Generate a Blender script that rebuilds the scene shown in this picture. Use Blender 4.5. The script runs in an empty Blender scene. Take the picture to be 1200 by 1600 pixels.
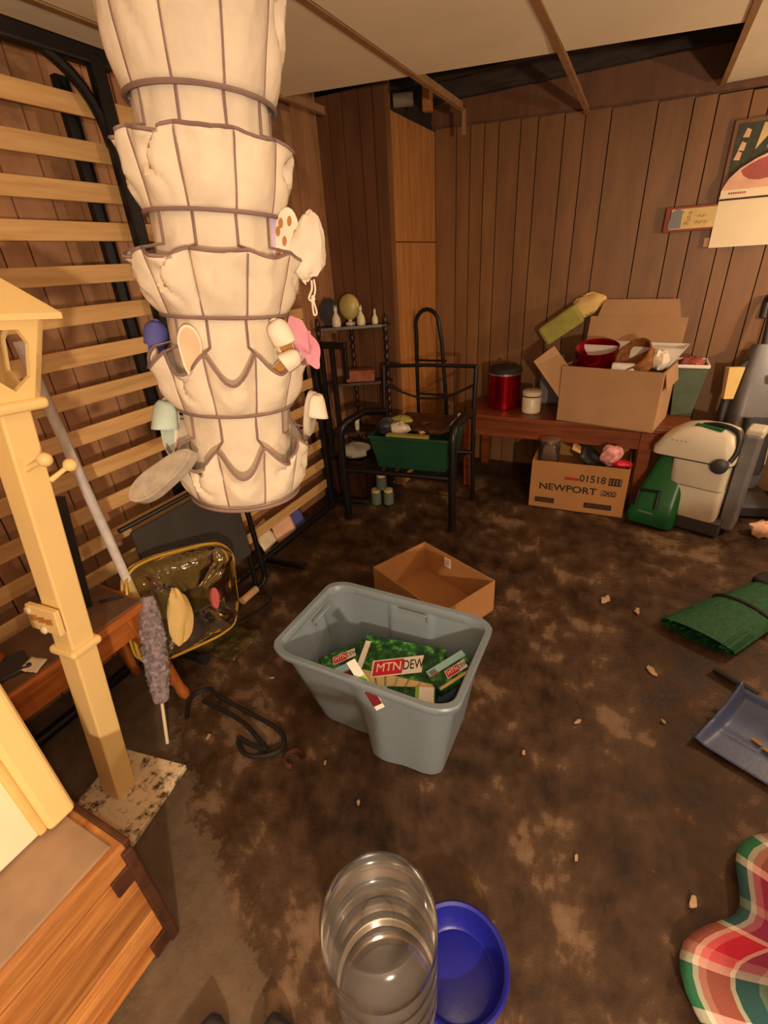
import bpy, bmesh, math, random
from mathutils import Matrix, Vector, Euler, noise
random.seed(7)
PI = math.pi
scene = bpy.context.scene
C = scene.collection

# ------------------------------------------------------------------ camera
FPX, NAD, VPX = 740.0, (695.0, 2200.0), 1024.0
_d = Vector((NAD[0]-600, NAD[1]-800, FPX)).normalized()
_up = -_d
_vx = VPX-600
_vy = -(_up.x*_vx + _up.z*FPX)/_up.y
_yd = Vector((_vx, _vy, FPX)).normalized()
_xd = _yd.cross(_up)
cam_d = bpy.data.cameras.new('camera')
cam_d.sensor_fit = 'HORIZONTAL'; cam_d.sensor_width = 36.0; cam_d.lens = FPX/1200*36
cam_d.clip_start = 0.02; cam_d.clip_end = 50
cam = bpy.data.objects.new('camera', cam_d); C.objects.link(cam)
cam.matrix_world = Matrix(((_xd.x, -_xd.y, -_xd.z, 0), (_yd.x, -_yd.y, -_yd.z, 0), (_up.x, -_up.y, -_up.z, 1.5), (0, 0, 0, 1)))
scene.camera = cam

# ------------------------------------------------------------------ world, lights, exposure
w = bpy.data.worlds.new('world'); scene.world = w; w.use_nodes = True
w.node_tree.nodes['Background'].inputs[0].default_value = (1.0, 0.72, 0.48, 1)
w.node_tree.nodes['Background'].inputs[1].default_value = 0.05
def lamp(name, loc, energy, col, rad):
    l = bpy.data.lights.new(name, 'POINT'); l.energy = energy; l.color = col; l.shadow_soft_size = rad
    o = bpy.data.objects.new(name, l); o.location = loc; C.objects.link(o); return o
lamp('bulb_behind', (1.05, -1.10, 1.28), 195, (1.0, 0.78, 0.54), 0.05)
lamp('bulb_right', (1.60, 2.72, 1.48), 60, (1.0, 0.75, 0.50), 0.05)
lamp('camera_fill', (0.04, -0.03, 1.52), 13, (1.0, 0.86, 0.68), 0.015)  # weak fill added at the camera to lift dark interiors
vs = scene.view_settings
vs.view_transform = 'Standard'; vs.look = 'None'; vs.exposure = 0.0; vs.gamma = 1.0
vs.use_curve_mapping = False

# ------------------------------------------------------------------ materials
def srgb(r, g, b):
    f = lambda c: (c/255/12.92) if c/255 <= 0.04045 else ((c/255+0.055)/1.055)**2.4
    return (f(r), f(g), f(b), 1)
def mul(c, k): return (min(1, c[0]*k), min(1, c[1]*k), min(1, c[2]*k), 1)
class NT:
    def __init__(s, name):
        s.m = bpy.data.materials.new(name); s.m.use_nodes = True
        s.t = s.m.node_tree; s.p = s.t.nodes['Principled BSDF']
    def n(s, typ, **kw):
        x = s.t.nodes.new(typ)
        for k, v in kw.items():
            if k.startswith('i_'):
                x.inputs[int(k[2:]) if k[2:].isdigit() else k[2:].replace('_', ' ')].default_value = v
            else: setattr(x, k, v)
        return x
    def l(s, a, b): s.t.links.new(a, b)
    def ramp(s, fac, stops, mode='LINEAR'):
        r = s.n('ShaderNodeValToRGB'); r.color_ramp.interpolation = mode
        e = r.color_ramp.elements
        while len(e) < len(stops): e.new(0.5)
        for i, (p, c) in enumerate(stops): e[i].position = p; e[i].color = c
        s.l(fac, r.inputs[0]); return r.outputs[0]
    def bump(s, h, strength, dist=0.01):
        b = s.n('ShaderNodeBump'); b.inputs['Strength'].default_value = strength; b.inputs['Distance'].default_value = dist
        s.l(h, b.inputs['Height']); s.l(b.outputs[0], s.p.inputs['Normal'])
    def noise(s, scale, detail=4, vec=None, rough=0.55):
        x = s.n('ShaderNodeTexNoise'); x.inputs['Scale'].default_value = scale; x.inputs['Detail'].default_value = detail
        x.inputs['Roughness'].default_value = rough
        if vec is not None: s.l(vec, x.inputs['Vector'])
        return x.outputs['Fac']
def plain(name, c, rough=0.6, metal=0.0, var=0.18, scale=9, bump=0.15, spec=0.5, **kw):
    n = NT(name); tc = n.n('ShaderNodeTexCoord').outputs['Object']
    f = n.noise(scale, 5, tc)
    n.l(n.ramp(f, [(0.3, mul(c, 1-var)), (0.7, mul(c, 1+var))]), n.p.inputs['Base Color'])
    n.p.inputs['Roughness'].default_value = rough; n.p.inputs['Metallic'].default_value = metal
    n.p.inputs['Specular IOR Level'].default_value = spec
    for k, v in kw.items(): n.p.inputs[k.replace('_', ' ')].default_value = v
    if bump: n.bump(n.noise(scale*6, 3, tc), bump, 0.004)
    return n.m
def wood(name, c1, c2, stretch=(14, 14, 1.2), rough=0.5, scale=4, rnd=0.25, bump=0.1, dirt=0.0):
    n = NT(name); tc = n.n('ShaderNodeTexCoord').outputs['Object']
    oi = n.n('ShaderNodeObjectInfo')
    ad = n.n('ShaderNodeVectorMath', operation='ADD'); n.l(tc, ad.inputs[0])
    sc = n.n('ShaderNodeVectorMath', operation='SCALE'); sc.inputs[0].default_value = (7, 11, 5); n.l(oi.outputs['Random'], sc.inputs['Scale'])
    n.l(sc.outputs[0], ad.inputs[1])
    mp = n.n('ShaderNodeMapping'); mp.inputs['Scale'].default_value = stretch; n.l(ad.outputs[0], mp.inputs[0])
    f = n.noise(scale, 6, mp.outputs[0], 0.6)
    col = n.ramp(f, [(0.32, c1), (0.68, c2)])
    hs = n.n('ShaderNodeHueSaturation'); n.l(col, hs.inputs['Color'])
    mr = n.n('ShaderNodeMapRange'); mr.inputs[3].default_value = 1-rnd; mr.inputs[4].default_value = 1+rnd
    n.l(oi.outputs['Random'], mr.inputs[0]); n.l(mr.outputs[0], hs.inputs['Value'])
    out = hs.outputs[0]
    if dirt:
        mx = n.n('ShaderNodeMix', data_type='RGBA'); f2 = n.noise(2.3, 6, tc, 0.7)
        n.l(n.ramp(f2, [(0.5, (0, 0, 0, 1)), (0.72, (dirt, dirt, dirt, 1))]), mx.inputs[0])
        n.l(out, mx.inputs[6]); mx.inputs[7].default_value = (0.03, 0.022, 0.015, 1); out = mx.outputs[2]
    n.l(out, n.p.inputs['Base Color']); n.p.inputs['Roughness'].default_value = rough
    n.bump(f, bump, 0.004); return n.m
def clear(name, c, rough=0.05, ior=1.3, alpha=1.0):
    n = NT(name); n.p.inputs['Base Color'].default_value = c
    n.p.inputs['Transmission Weight'].default_value = 1.0; n.p.inputs['IOR'].default_value = ior
    n.p.inputs['Roughness'].default_value = rough; n.p.inputs['Alpha'].default_value = alpha
    return n.m
def film(name, tint, gloss_rough=0.06, body=0.10, body_col=(1, 1, 1, 1), edge=1.35, rip=0.5):
    # thin clear plastic wall: see-through film with mirror-like sheen and a little haze
    n = NT(name); out = n.t.nodes['Material Output']; n.t.nodes.remove(n.p)
    tr = n.n('ShaderNodeBsdfTransparent'); tr.inputs[0].default_value = tint
    gl = n.n('ShaderNodeBsdfGlossy'); gl.inputs['Roughness'].default_value = gloss_rough
    df = n.n('ShaderNodeBsdfDiffuse'); df.inputs[0].default_value = body_col
    fr = n.n('ShaderNodeFresnel'); fr.inputs[0].default_value = edge
    a = n.n('ShaderNodeMixShader'); a.inputs[0].default_value = body; n.l(tr.outputs[0], a.inputs[1]); n.l(df.outputs[0], a.inputs[2])
    b = n.n('ShaderNodeMixShader'); n.l(fr.outputs[0], b.inputs[0]); n.l(a.outputs[0], b.inputs[1]); n.l(gl.outputs[0], b.inputs[2])
    bp = n.n('ShaderNodeBump'); bp.inputs['Strength'].default_value = rip; bp.inputs['Distance'].default_value = 0.01
    n.l(n.noise(24, 2, n.n('ShaderNodeTexCoord').outputs['Object']), bp.inputs['Height']); n.l(bp.outputs[0], gl.inputs['Normal'])
    n.l(b.outputs[0], out.inputs['Surface']); return n.m
def floor_mat():
    n = NT('dirty wet concrete'); tc = n.n('ShaderNodeNewGeometry').outputs['Position']
    a = n.noise(2.1, 9, tc, 0.66); b = n.noise(8.5, 12, tc, 0.74); c = n.noise(42, 5, tc, 0.75)
    m1 = n.n('ShaderNodeMath', operation='MULTIPLY_ADD'); m1.inputs[1].default_value = 0.62; n.l(a, m1.inputs[0])
    m2 = n.n('ShaderNodeMath', operation='MULTIPLY'); m2.inputs[1].default_value = 0.42; n.l(b, m2.inputs[0]); n.l(m2.outputs[0], m1.inputs[2])
    col = n.ramp(m1.outputs[0], [(0.40, (0.018, 0.008, 0.004, 1)), (0.48, (0.046, 0.022, 0.011, 1)), (0.53, (0.066, 0.034, 0.017, 1)), (0.565, (0.085, 0.046, 0.024, 1)), (0.585, (0.150, 0.088, 0.050, 1)), (0.65, (0.21, 0.135, 0.085, 1))])
    # bare paler concrete towards the chest side, with a ragged edge
    sx = n.n('ShaderNodeSeparateXYZ'); n.l(tc, sx.inputs[0])
    g = n.n('ShaderNodeMath', operation='MULTIPLY_ADD'); n.l(sx.outputs['Y'], g.inputs[0]); g.inputs[1].default_value = 1.9
    k = n.n('ShaderNodeMath', operation='MULTIPLY_ADD'); n.l(sx.outputs['X'], k.inputs[0]); k.inputs[1].default_value = 1.05; k.inputs[2].default_value = 0.0
    n.l(k.outputs[0], g.inputs[2])
    h = n.n('ShaderNodeMath', operation='MULTIPLY_ADD'); n.l(b, h.inputs[0]); h.inputs[1].default_value = 0.9; n.l(g.outputs[0], h.inputs[2])
    msk = n.ramp(h.outputs[0], [(0.30, (1, 1, 1, 1)), (0.36, (0, 0, 0, 1))])
    pale = n.ramp(b, [(0.3, (0.095, 0.062, 0.040, 1)), (0.7, (0.18, 0.125, 0.085, 1))])
    mx = n.n('ShaderNodeMix', data_type='RGBA'); n.l(msk, mx.inputs[0]); n.l(col, mx.inputs[6]); n.l(pale, mx.inputs[7])
    # grit
    mx2 = n.n('ShaderNodeMix', data_type='RGBA'); n.l(n.ramp(c, [(0.66, (0, 0, 0, 1)), (0.78, (.7, .7, .7, 1))]), mx2.inputs[0])
    n.l(mx.outputs[2], mx2.inputs[6]); mx2.inputs[7].default_value = (0.16, 0.11, 0.07, 1)
    n.l(mx2.outputs[2], n.p.inputs['Base Color'])
    n.l(n.ramp(b, [(0.40, (.30, .30, .30, 1)), (0.58, (.75, .75, .75, 1))]), n.p.inputs['Roughness'])
    n.p.inputs['Specular IOR Level'].default_value = 0.35
    n.bump(b, 0.45, 0.02); return n.m
def plaid_mat():
    n = NT('plaid flannel'); uv = n.n('ShaderNodeUVMap').outputs[0]
    s = n.n('ShaderNodeSeparateXYZ'); n.l(uv, s.inputs[0])
    R_, G_, N_, W_, P_ = srgb(215, 40, 70), srgb(50, 120, 85), srgb(52, 58, 105), srgb(245, 228, 212), srgb(245, 130, 130)
    L_ = srgb(150, 150, 150)
    def band(o):
        fr = n.n('ShaderNodeMath', operation='FRACT'); n.l(o, fr.inputs[0])
        return n.ramp(fr.outputs[0], [(0, R_), (0.17, P_), (0.24, W_), (0.29, G_), (0.47, W_), (0.52, N_), (0.70, L_), (0.76, N_), (0.93, W_), (0.97, R_)], 'CONSTANT')
    mx = n.n('ShaderNodeMix', data_type='RGBA'); mx.inputs[0].default_value = 0.5
    n.l(band(s.outputs['X']), mx.inputs[6]); n.l(band(s.outputs['Y']), mx.inputs[7])
    n.l(mx.outputs[2], n.p.inputs['Base Color']); n.p.inputs['Roughness'].default_value = 0.95
    n.bump(n.noise(300, 2, n.n('ShaderNodeTexCoord').outputs['Object']), 0.3, 0.002); return n.m
def ridge_mat(name, c, scale=600):
    n = NT(name); tc = n.n('ShaderNodeTexCoord').outputs['Object']; f = n.noise(7, 5, tc)
    n.l(n.ramp(f, [(0.3, mul(c, 0.86)), (0.7, mul(c, 1.12))]), n.p.inputs['Base Color'])
    n.p.inputs['Roughness'].default_value = 0.85; n.p.inputs['Specular IOR Level'].default_value = 0.2
    n.bump(n.noise(11, 3, tc), 0.45, 0.02); return n.m

MT = {}
MT['floor'] = floor_mat()
MT['panel'] = wood('dark wood panelling', srgb(116, 78, 46), srgb(140, 97, 58), (4, 4, .8), 0.5, 2.5, 0.06, 0.08)
MT['panel_left'] = wood('worn panelling', srgb(160, 112, 74), srgb(184, 134, 94), (4, 4, .8), 0.6, 2.5, 0.08, 0.08, dirt=0.75)
MT['panel_chase'] = wood('brown panelling', srgb(96, 60, 38), srgb(116, 76, 48), (4, 4, .8), 0.55, 4, 0.12, 0.08)
MT['panel_light'] = wood('light board', srgb(164, 108, 54), srgb(196, 136, 76), (6, 6, .8), 0.5, 4, 0.08, 0.08)
MT['groove'] = plain('groove backing', (0.018, 0.010, 0.006, 1), 0.9)
MT['tile'] = plain('ceiling tile', srgb(246, 228, 196), 0.95, var=0.05, scale=3, bump=0.25, spec=0.1)
MT['runner'] = plain('dull painted metal', srgb(170, 128, 88), 0.5, 0.2)
MT['joist'] = wood('old joist', (0.020, 0.012, 0.008, 1), (0.05, 0.032, 0.02, 1), (2, 9, 9), 0.8)
MT['concrete'] = plain('block concrete', srgb(120, 106, 92), 0.95, var=0.35, scale=5, bump=0.4)
MT['canvas'] = ridge_mat('cream canvas', srgb(226, 211, 190))
MT['trim'] = plain('taupe binding', srgb(138, 112, 106), 0.9)
MT['black'] = plain('black metal', (0.010, 0.009, 0.010, 1), 0.38, 0.3, var=0.3)
MT['blackp'] = plain('black plastic', (0.012, 0.012, 0.013, 1), 0.45)
MT['slat'] = wood('pine slat', srgb(196, 150, 92), srgb(222, 180, 122), (10, .8, 10), 0.6, 4, 0.08, 0.05)
MT['cream'] = plain('cream paint', srgb(238, 205, 140), 0.45, var=0.05, scale=4, bump=0.03)
MT['creamwhite'] = plain('cream white panel', srgb(240, 226, 196), 0.5, var=0.03, bump=0.02)
MT['base_white'] = NT('dirty white board').m
def _dirty():
    n = NT('dirty white board'); tc = n.n('ShaderNodeTexCoord').outputs['Object']; f = n.noise(26, 8, tc, 0.75)
    n.l(n.ramp(f, [(0.40, srgb(80, 58, 40)), (0.50, srgb(228, 205, 170))]), n.p.inputs['Base Color']); n.p.inputs['Roughness'].default_value = 0.8
    return n.m
MT['base_white'] = _dirty()
MT['chestwood'] = wood('cedar', srgb(146, 84, 38), srgb(216, 152, 86), (9, .9, 9), 0.5, 3.0, 0.24, 0.06, dirt=0.35)
MT['chesttop'] = plain('worn grey lid', srgb(150, 122, 98), 0.8, var=0.25, scale=7)
MT['rust'] = plain('rusty strap', srgb(84, 50, 34), 0.65, 0.4, var=0.4, scale=20)
MT['tablewood'] = wood('honey pine', srgb(136, 72, 28), srgb(190, 112, 50), (10, .9, 10), 0.4, 3, 0.08, 0.05)
MT['legwood'] = wood('honey pine leg', srgb(136, 72, 28), srgb(190, 112, 50), (10, 10, .9), 0.35, 3, 0.05, 0.05)
MT['tabletop'] = plain('dusty grey tabletop', srgb(112, 84, 62), 0.7, var=0.35, scale=6)
MT['benchwood'] = wood('red brown bench', srgb(96, 44, 20), srgb(140, 72, 34), (.9, 10, 10), 0.4, 3, 0.05, 0.05)
MT['darkwood'] = wood('dark turned wood', srgb(36, 20, 14), srgb(66, 38, 24), (10, 10, 1), 0.35, 3, 0.05, 0.05)
MT['tote'] = plain('grey plastic', srgb(124, 138, 150), 0.38, var=0.06, scale=5, bump=0.08)
MT['card'] = plain('corrugated cardboard', srgb(170, 122, 76), 0.85, var=0.08, scale=6, bump=0.06, spec=0.2)
MT['card2'] = plain('plain brown cardboard', srgb(182, 144, 108), 0.85, var=0.1, scale=5, bump=0.06, spec=0.2)
MT['ink'] = plain('black ink', (0.02, 0.015, 0.012, 1), 0.8, bump=0)
MT['inkred'] = plain('faded red ink', srgb(150, 45, 30), 0.8, bump=0)
MT['red'] = plain('red print', srgb(200, 30, 45), 0.45, bump=0, var=0.06)
MT['white'] = plain('white print', srgb(232, 228, 220), 0.5, bump=0, var=0.04)
MT['sky'] = plain('pale blue print', srgb(158, 206, 216), 0.45, bump=0, var=0.1)
MT['lime'] = plain('lime print', srgb(140, 190, 50), 0.45, bump=0, var=0.1)
MT['tan'] = plain('tan print', srgb(206, 184, 130), 0.45, bump=0, var=0.1)
MT['maroon'] = plain('maroon print', srgb(110, 25, 40), 0.45, bump=0)
def carton_mat():
    n = NT('leafy green print'); tc = n.n('ShaderNodeTexCoord').outputs['Object']
    f = n.noise(26, 6, tc, 0.65)
    n.l(n.ramp(f, [(0.0, srgb(14, 52, 32)), (0.42, srgb(22, 72, 38)), (0.50, srgb(40, 106, 50)), (0.57, srgb(104, 160, 62)), (0.62, srgb(30, 84, 50)), (0.70, srgb(150, 205, 205))], 'CONSTANT'), n.p.inputs['Base Color'])
    n.p.inputs['Roughness'].default_value = 0.4; return n.m
MT['leaf'] = carton_mat()
MT['green_tub'] = plain('green plastic', srgb(26, 68, 46), 0.4, var=0.2, scale=6)
MT['green'] = plain('deep green plastic', srgb(18, 88, 46), 0.35, var=0.1)
MT['bristle'] = plain('green bristles', srgb(22, 84, 48), 0.6, var=0.4, scale=60, bump=0.8)
MT['greyw'] = plain('off white plastic', srgb(206, 196, 176), 0.4, var=0.05)
MT['vacgrey'] = plain('grey plastic body', srgb(112, 110, 112), 0.4, var=0.12)
MT['vacdark'] = plain('dark grey plastic', srgb(58, 56, 60), 0.45)
MT['bluep'] = plain('blue grey plastic', srgb(74, 88, 130), 0.4, var=0.12, scale=14)
MT['bluebowl'] = plain('royal blue plastic', srgb(30, 34, 150), 0.38, var=0.08)
MT['jug'] = film('clear plastic', (0.88, 0.86, 0.84, 1), 0.14, 0.055, (0.75, 0.70, 0.68, 1), 1.5, 0.0)
MT['glass'] = film('clear glass', (0.9, 0.88, 0.82, 1), 0.03, 0.04, (.8, .78, .7, 1), 1.5)
MT['amber'] = film('amber vinyl', (0.93, 0.83, 0.55, 1), 0.08, 0.07, (0.8, 0.60, 0.22, 1), 1.45)
MT['piping'] = plain('yellow piping', srgb(190, 150, 52), 0.4, var=0.15)
MT['creamcloth'] = plain('cream cloth', srgb(222, 190, 120), 0.7, var=0.1)
MT['pink'] = plain('pink felt', srgb(222, 150, 170), 0.8)
MT['hotpink'] = plain('faded pink plastic', srgb(200, 100, 100), 0.5)
MT['lavender'] = plain('lavender fabric', srgb(204, 178, 216), 0.8)
MT['periwinkle'] = plain('periwinkle fabric', srgb(90, 92, 168), 0.85)
MT['greyfelt'] = plain('grey felt', srgb(180, 168, 152), 0.95, var=0.15, scale=40, bump=0.4)
MT['whitefab'] = plain('white fabric', srgb(236, 222, 204), 0.85)
MT['mint'] = plain('mint fabric', srgb(186, 206, 196), 0.8)
MT['skin'] = plain('pinkish insole', srgb(220, 184, 152), 0.8)
MT['brownspot'] = plain('tan spot', srgb(176, 122, 62), 0.8, bump=0)
MT['duster'] = plain('grey chenille', srgb(150, 136, 144), 0.95, var=0.55, scale=60, bump=1.0)
MT['pole'] = plain('brushed grey pole', srgb(214, 206, 204), 0.45, 0.0, var=0.12, scale=30)
MT['redmetal'] = plain('shiny red foil', srgb(165, 8, 34), 0.24, 0.85, var=0.1, bump=0.03)
MT['silver'] = plain('silver metal', srgb(200, 190, 175), 0.25, 0.9, bump=0)
MT['wicker'] = plain('wicker', srgb(150, 96, 48), 0.8, var=0.45, scale=40, bump=0.9)
MT['yellowgreen'] = plain('yellow green cloth', srgb(156, 150, 74), 0.9, var=0.2)
MT['paper'] = plain('paper', srgb(240, 222, 188), 0.8, var=0.03, bump=0.02)
MT['parchment'] = plain('parchment print', srgb(214, 186, 126), 0.8)
MT['redframe'] = plain('brown red frame', srgb(138, 58, 44), 0.6)
MT['darkgreen'] = plain('dark green print', srgb(58, 62, 46), 0.7, var=0.4, scale=30)
MT['rose'] = plain('dusty red print', srgb(168, 84, 80), 0.7)
MT['peach'] = plain('peach print', srgb(230, 180, 150), 0.7)
MT['ceramic'] = plain('cream ceramic', srgb(226, 214, 184), 0.3, var=0.06)
MT['yellowcer'] = plain('pale yellow ceramic', srgb(200, 182, 112), 0.4)
MT['plate'] = plain('dark lid and shadow', (0.022, 0.018, 0.017, 1), 0.7)  # near-black for lids, a ring and the painted disc shadow
MT['reddish'] = plain('reddish brick box', srgb(150, 84, 58), 0.8, var=0.3, scale=25)
MT['scrap'] = plain('pale scrap', srgb(176, 148, 118), 0.9, var=0.2)
MT['redcloth'] = plain('red and white cloth', srgb(226, 150, 150), 0.85, var=0.5, scale=30)
MT['plaid'] = plaid_mat()
MT['darkgrey'] = plain('dark grey fabric', srgb(60, 56, 52), 0.9, var=0.15)
MT['rubber'] = plain('tan rubber', srgb(190, 150, 108), 0.7)
MT['turquoise'] = plain('grey green fabric', srgb(84, 98, 80), 0.8)

# ------------------------------------------------------------------ geometry helpers
ORG = {}
class G:
    def __init__(s, T=None): s.v = []; s.f = []; s.uv = None; s.T = T or Matrix()
    def add(s, vs, fs, T=None):
        b = len(s.v); M_ = s.T @ T if T is not None else s.T
        s.v += [M_ @ Vector(p) for p in vs]; s.f += [tuple(b+i for i in f) for f in fs]; return s
    def box(s, c, d, T=None, taper=1.0, rz=0.0):
        x, y, z = d[0]/2, d[1]/2, d[2]/2; t = taper
        vs = [(-x, -y, -z), (x, -y, -z), (x, y, -z), (-x, y, -z), (-x*t, -y*t, z), (x*t, -y*t, z), (x*t, y*t, z), (-x*t, y*t, z)]
        L = Matrix.Translation(c) @ Matrix.Rotation(rz, 4, 'Z')
        return s.add(vs, [(0, 3, 2, 1), (4, 5, 6, 7), (0, 1, 5, 4), (1, 2, 6, 5), (2, 3, 7, 6), (3, 0, 4, 7)], (T @ L) if T is not None else L)
    def rbox(s, c, d, r=0.006, T=None, rz=0.0, seg=2):
        bm = bmesh.new(); bmesh.ops.create_cube(bm, size=1)
        for v in bm.verts: v.co = Vector((v.co.x*d[0], v.co.y*d[1], v.co.z*d[2]))
        bmesh.ops.bevel(bm, geom=list(bm.edges), offset=min(r, min(d)*0.45), segments=seg, affect='EDGES', profile=0.5)
        bm.verts.index_update()
        L = Matrix.Translation(c) @ Matrix.Rotation(rz, 4, 'Z')
        s.add([v.co.copy() for v in bm.verts], [tuple(v.index for v in f.verts) for f in bm.faces], (T @ L) if T is not None else L); bm.free(); return s
    def tube(s, pts, r, seg=8, closed=False, cap=True, T=None):
        P = [Vector(p) for p in pts]; n = len(P); vs = []; fs = []
        rr = r if hasattr(r, '__len__') else [r]*n
        prev = None
        for i in range(n):
            a = P[(i-1) % n] if (closed or i > 0) else P[i]; b = P[(i+1) % n] if (closed or i < n-1) else P[i]
            t = (b-a).normalized() if (b-a).length > 1e-9 else Vector((0, 0, 1))
            if prev is None:
                u = t.orthogonal().normalized()
            else:
                u = (prev - t*prev.dot(t)); u = u.normalized() if u.length > 1e-6 else t.orthogonal().normalized()
            prev = u; w_ = t.cross(u)
            for k in range(seg):
                an = 2*PI*k/seg; vs.append(P[i] + (u*math.cos(an) + w_*math.sin(an))*rr[i])
        m = n if closed else n-1
        for i in range(m):
            j = (i+1) % n
            for k in range(seg): fs.append((i*seg+k, i*seg+(k+1) % seg, j*seg+(k+1) % seg, j*seg+k))
        if cap and not closed: fs.append(tuple(range(seg))[::-1]); fs.append(tuple((n-1)*seg+k for k in range(seg)))
        return s.add(vs, fs, T)
    def lathe(s, prof, c=(0, 0, 0), seg=24, T=None, square=False):
        vs = []; fs = []; n = len(prof)
        for (r, z) in prof:
            for k in range(seg):
                a = 2*PI*k/seg; vs.append((c[0]+r*math.cos(a), c[1]+r*math.sin(a), c[2]+z))
        for i in range(n-1):
            for k in range(seg): fs.append((i*seg+k, i*seg+(k+1) % seg, (i+1)*seg+(k+1) % seg, (i+1)*seg+k))
        if prof[0][0] > 1e-4: fs.append(tuple(range(seg))[::-1])
        if prof[-1][0] > 1e-4: fs.append(tuple((n-1)*seg+k for k in range(seg)))
        return s.add(vs, fs, T)
    def prism(s, poly, h, T=None):
        n = len(poly); vs = [(p[0], p[1], 0) for p in poly]+[(p[0], p[1], h) for p in poly]
        fs = [tuple(range(n))[::-1], tuple(range(n, 2*n))]+[(i, (i+1) % n, n+(i+1) % n, n+i) for i in range(n)]
        return s.add(vs, fs, T)
    def grid(s, fn, nu, nv, wrap=False, T=None):
        vs = [fn(i/(nu if wrap else nu-1), j/(nv-1)) for j in range(nv) for i in range(nu)]; fs = []
        for j in range(nv-1):
            for i in range(nu if wrap else nu-1): fs.append((j*nu+i, j*nu+(i+1) % nu, (j+1)*nu+(i+1) % nu, (j+1)*nu+i))
        return s.add(vs, fs, T)
    def ball(s, c, r, seg=14, T=None):
        r3 = r if hasattr(r, '__len__') else (r, r, r); vs = []; fs = []; m = max(6, seg//2)
        for j in range(m+1):
            p = PI*j/m
            for k in range(seg):
                a = 2*PI*k/seg; vs.append((c[0]+r3[0]*math.sin(p)*math.cos(a), c[1]+r3[1]*math.sin(p)*math.sin(a), c[2]+r3[2]*math.cos(p)))
        for j in range(m):
            for k in range(seg): fs.append((j*seg+k, (j+1)*seg+k, (j+1)*seg+(k+1) % seg, j*seg+(k+1) % seg))
        return s.add(vs, fs, T)
    def build(s, name, mat, parent=None, smooth=False, solid=0, ang=40, sub=0):
        if parent is not None: o0 = ORG[parent.name]
        else:
            xs = [v.x for v in s.v]; ys = [v.y for v in s.v]; zs = [v.z for v in s.v]
            o0 = Vector(((min(xs)+max(xs))/2, (min(ys)+max(ys))/2, min(zs)))
        me = bpy.data.meshes.new(name)
        me.from_pydata([tuple(v-o0) for v in s.v], [], s.f); me.update()
        bm = bmesh.new(); bm.from_mesh(me); bmesh.ops.remove_doubles(bm, verts=bm.verts, dist=1e-5)
        bmesh.ops.recalc_face_normals(bm, faces=bm.faces)
        if smooth:
            for f in bm.faces: f.smooth = True
            for e in bm.edges:
                if len(e.link_faces) == 2 and e.calc_face_angle(0) > math.radians(ang): e.smooth = False
        bm.to_mesh(me); bm.free()
        me.materials.append(MT[mat] if isinstance(mat, str) else mat)
        o = bpy.data.objects.new(name, me); C.objects.link(o)
        if parent is not None: o.parent = parent
        else: o.location = o0
        ORG[o.name] = o0
        if solid: m = o.modifiers.new('thickness', 'SOLIDIFY'); m.thickness = solid; m.offset = 0
        if sub: m = o.modifiers.new('smooth', 'SUBSURF'); m.levels = sub; m.render_levels = sub
        return o
def tag(o, label, cat, group=None, kind=None):
    o['label'] = label; o['category'] = cat
    if group: o['group'] = group
    if kind: o['kind'] = kind
    return o
def thing(name, loc, label, cat, group=None):
    o = bpy.data.objects.new(name, None); C.objects.link(o); o.location = loc; o.empty_display_size = 0.05
    ORG[o.name] = Vector(loc); return tag(o, label, cat, group)
def struct(o, label=None):
    o['kind'] = 'structure'
    if label: o['label'] = label
    return o
def TR(loc, rx=0, ry=0, rz=0): return Matrix.Translation(loc) @ Euler((rx, ry, rz), 'XYZ').to_matrix().to_4x4()
def basis(o, x, y):
    x = Vector(x).normalized(); y = Vector(y); y = (y-x*y.dot(x)).normalized(); z = x.cross(y)
    return Matrix(((x.x, y.x, z.x, o[0]), (x.y, y.y, z.y, o[1]), (x.z, y.z, z.z, o[2]), (0, 0, 0, 1)))
def arc(c, r, a0, a1, n, ax=0, ay=2):
    out = []
    for i in range(n):
        a = a0+(a1-a0)*i/(n-1); p = list(c); p[ax] += r*math.cos(a); p[ay] += r*math.sin(a); out.append(tuple(p))
    return out
def spline(pts, k=6, closed=False):
    P = [Vector(p) for p in pts]; out = []; n = len(P)
    for i in range(n-1):
        a, b, c, d = P[max(0, i-1)], P[i], P[i+1], P[min(n-1, i+2)]
        for q in range(k):
            t = q/k; out.append(0.5*((2*b)+(c-a)*t+(2*a-5*b+4*c-d)*t*t+(3*b-a-3*c+d)*t**3))
    return out+[P[-1]]
def text(name, body, size, T, mat, parent, depth=0.0006, sx=1.0, shear=0.0, bold=0.0):
    cu = bpy.data.curves.new(name, 'FONT'); cu.body = body; cu.size = size; cu.align_x = 'CENTER'; cu.align_y = 'CENTER'
    cu.extrude = depth; cu.shear = shear; cu.offset = bold
    t = bpy.data.objects.new(name+'_tmp', cu); C.objects.link(t)
    dg = bpy.context.evaluated_depsgraph_get(); me = bpy.data.meshes.new_from_object(t.evaluated_get(dg))
    bpy.data.objects.remove(t); bpy.data.curves.remove(cu)
    o0 = ORG[parent.name]
    for v in me.vertices: v.co = (T @ Vector((v.co.x*sx, v.co.y, v.co.z)))-o0
    me.materials.clear(); me.materials.append(MT[mat])
    o = bpy.data.objects.new(name, me); C.objects.link(o); o.parent = parent; ORG[o.name] = o0; return o
def nz(x, y, z=0.0): return noise.noise(Vector((x, y, z)))

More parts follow.
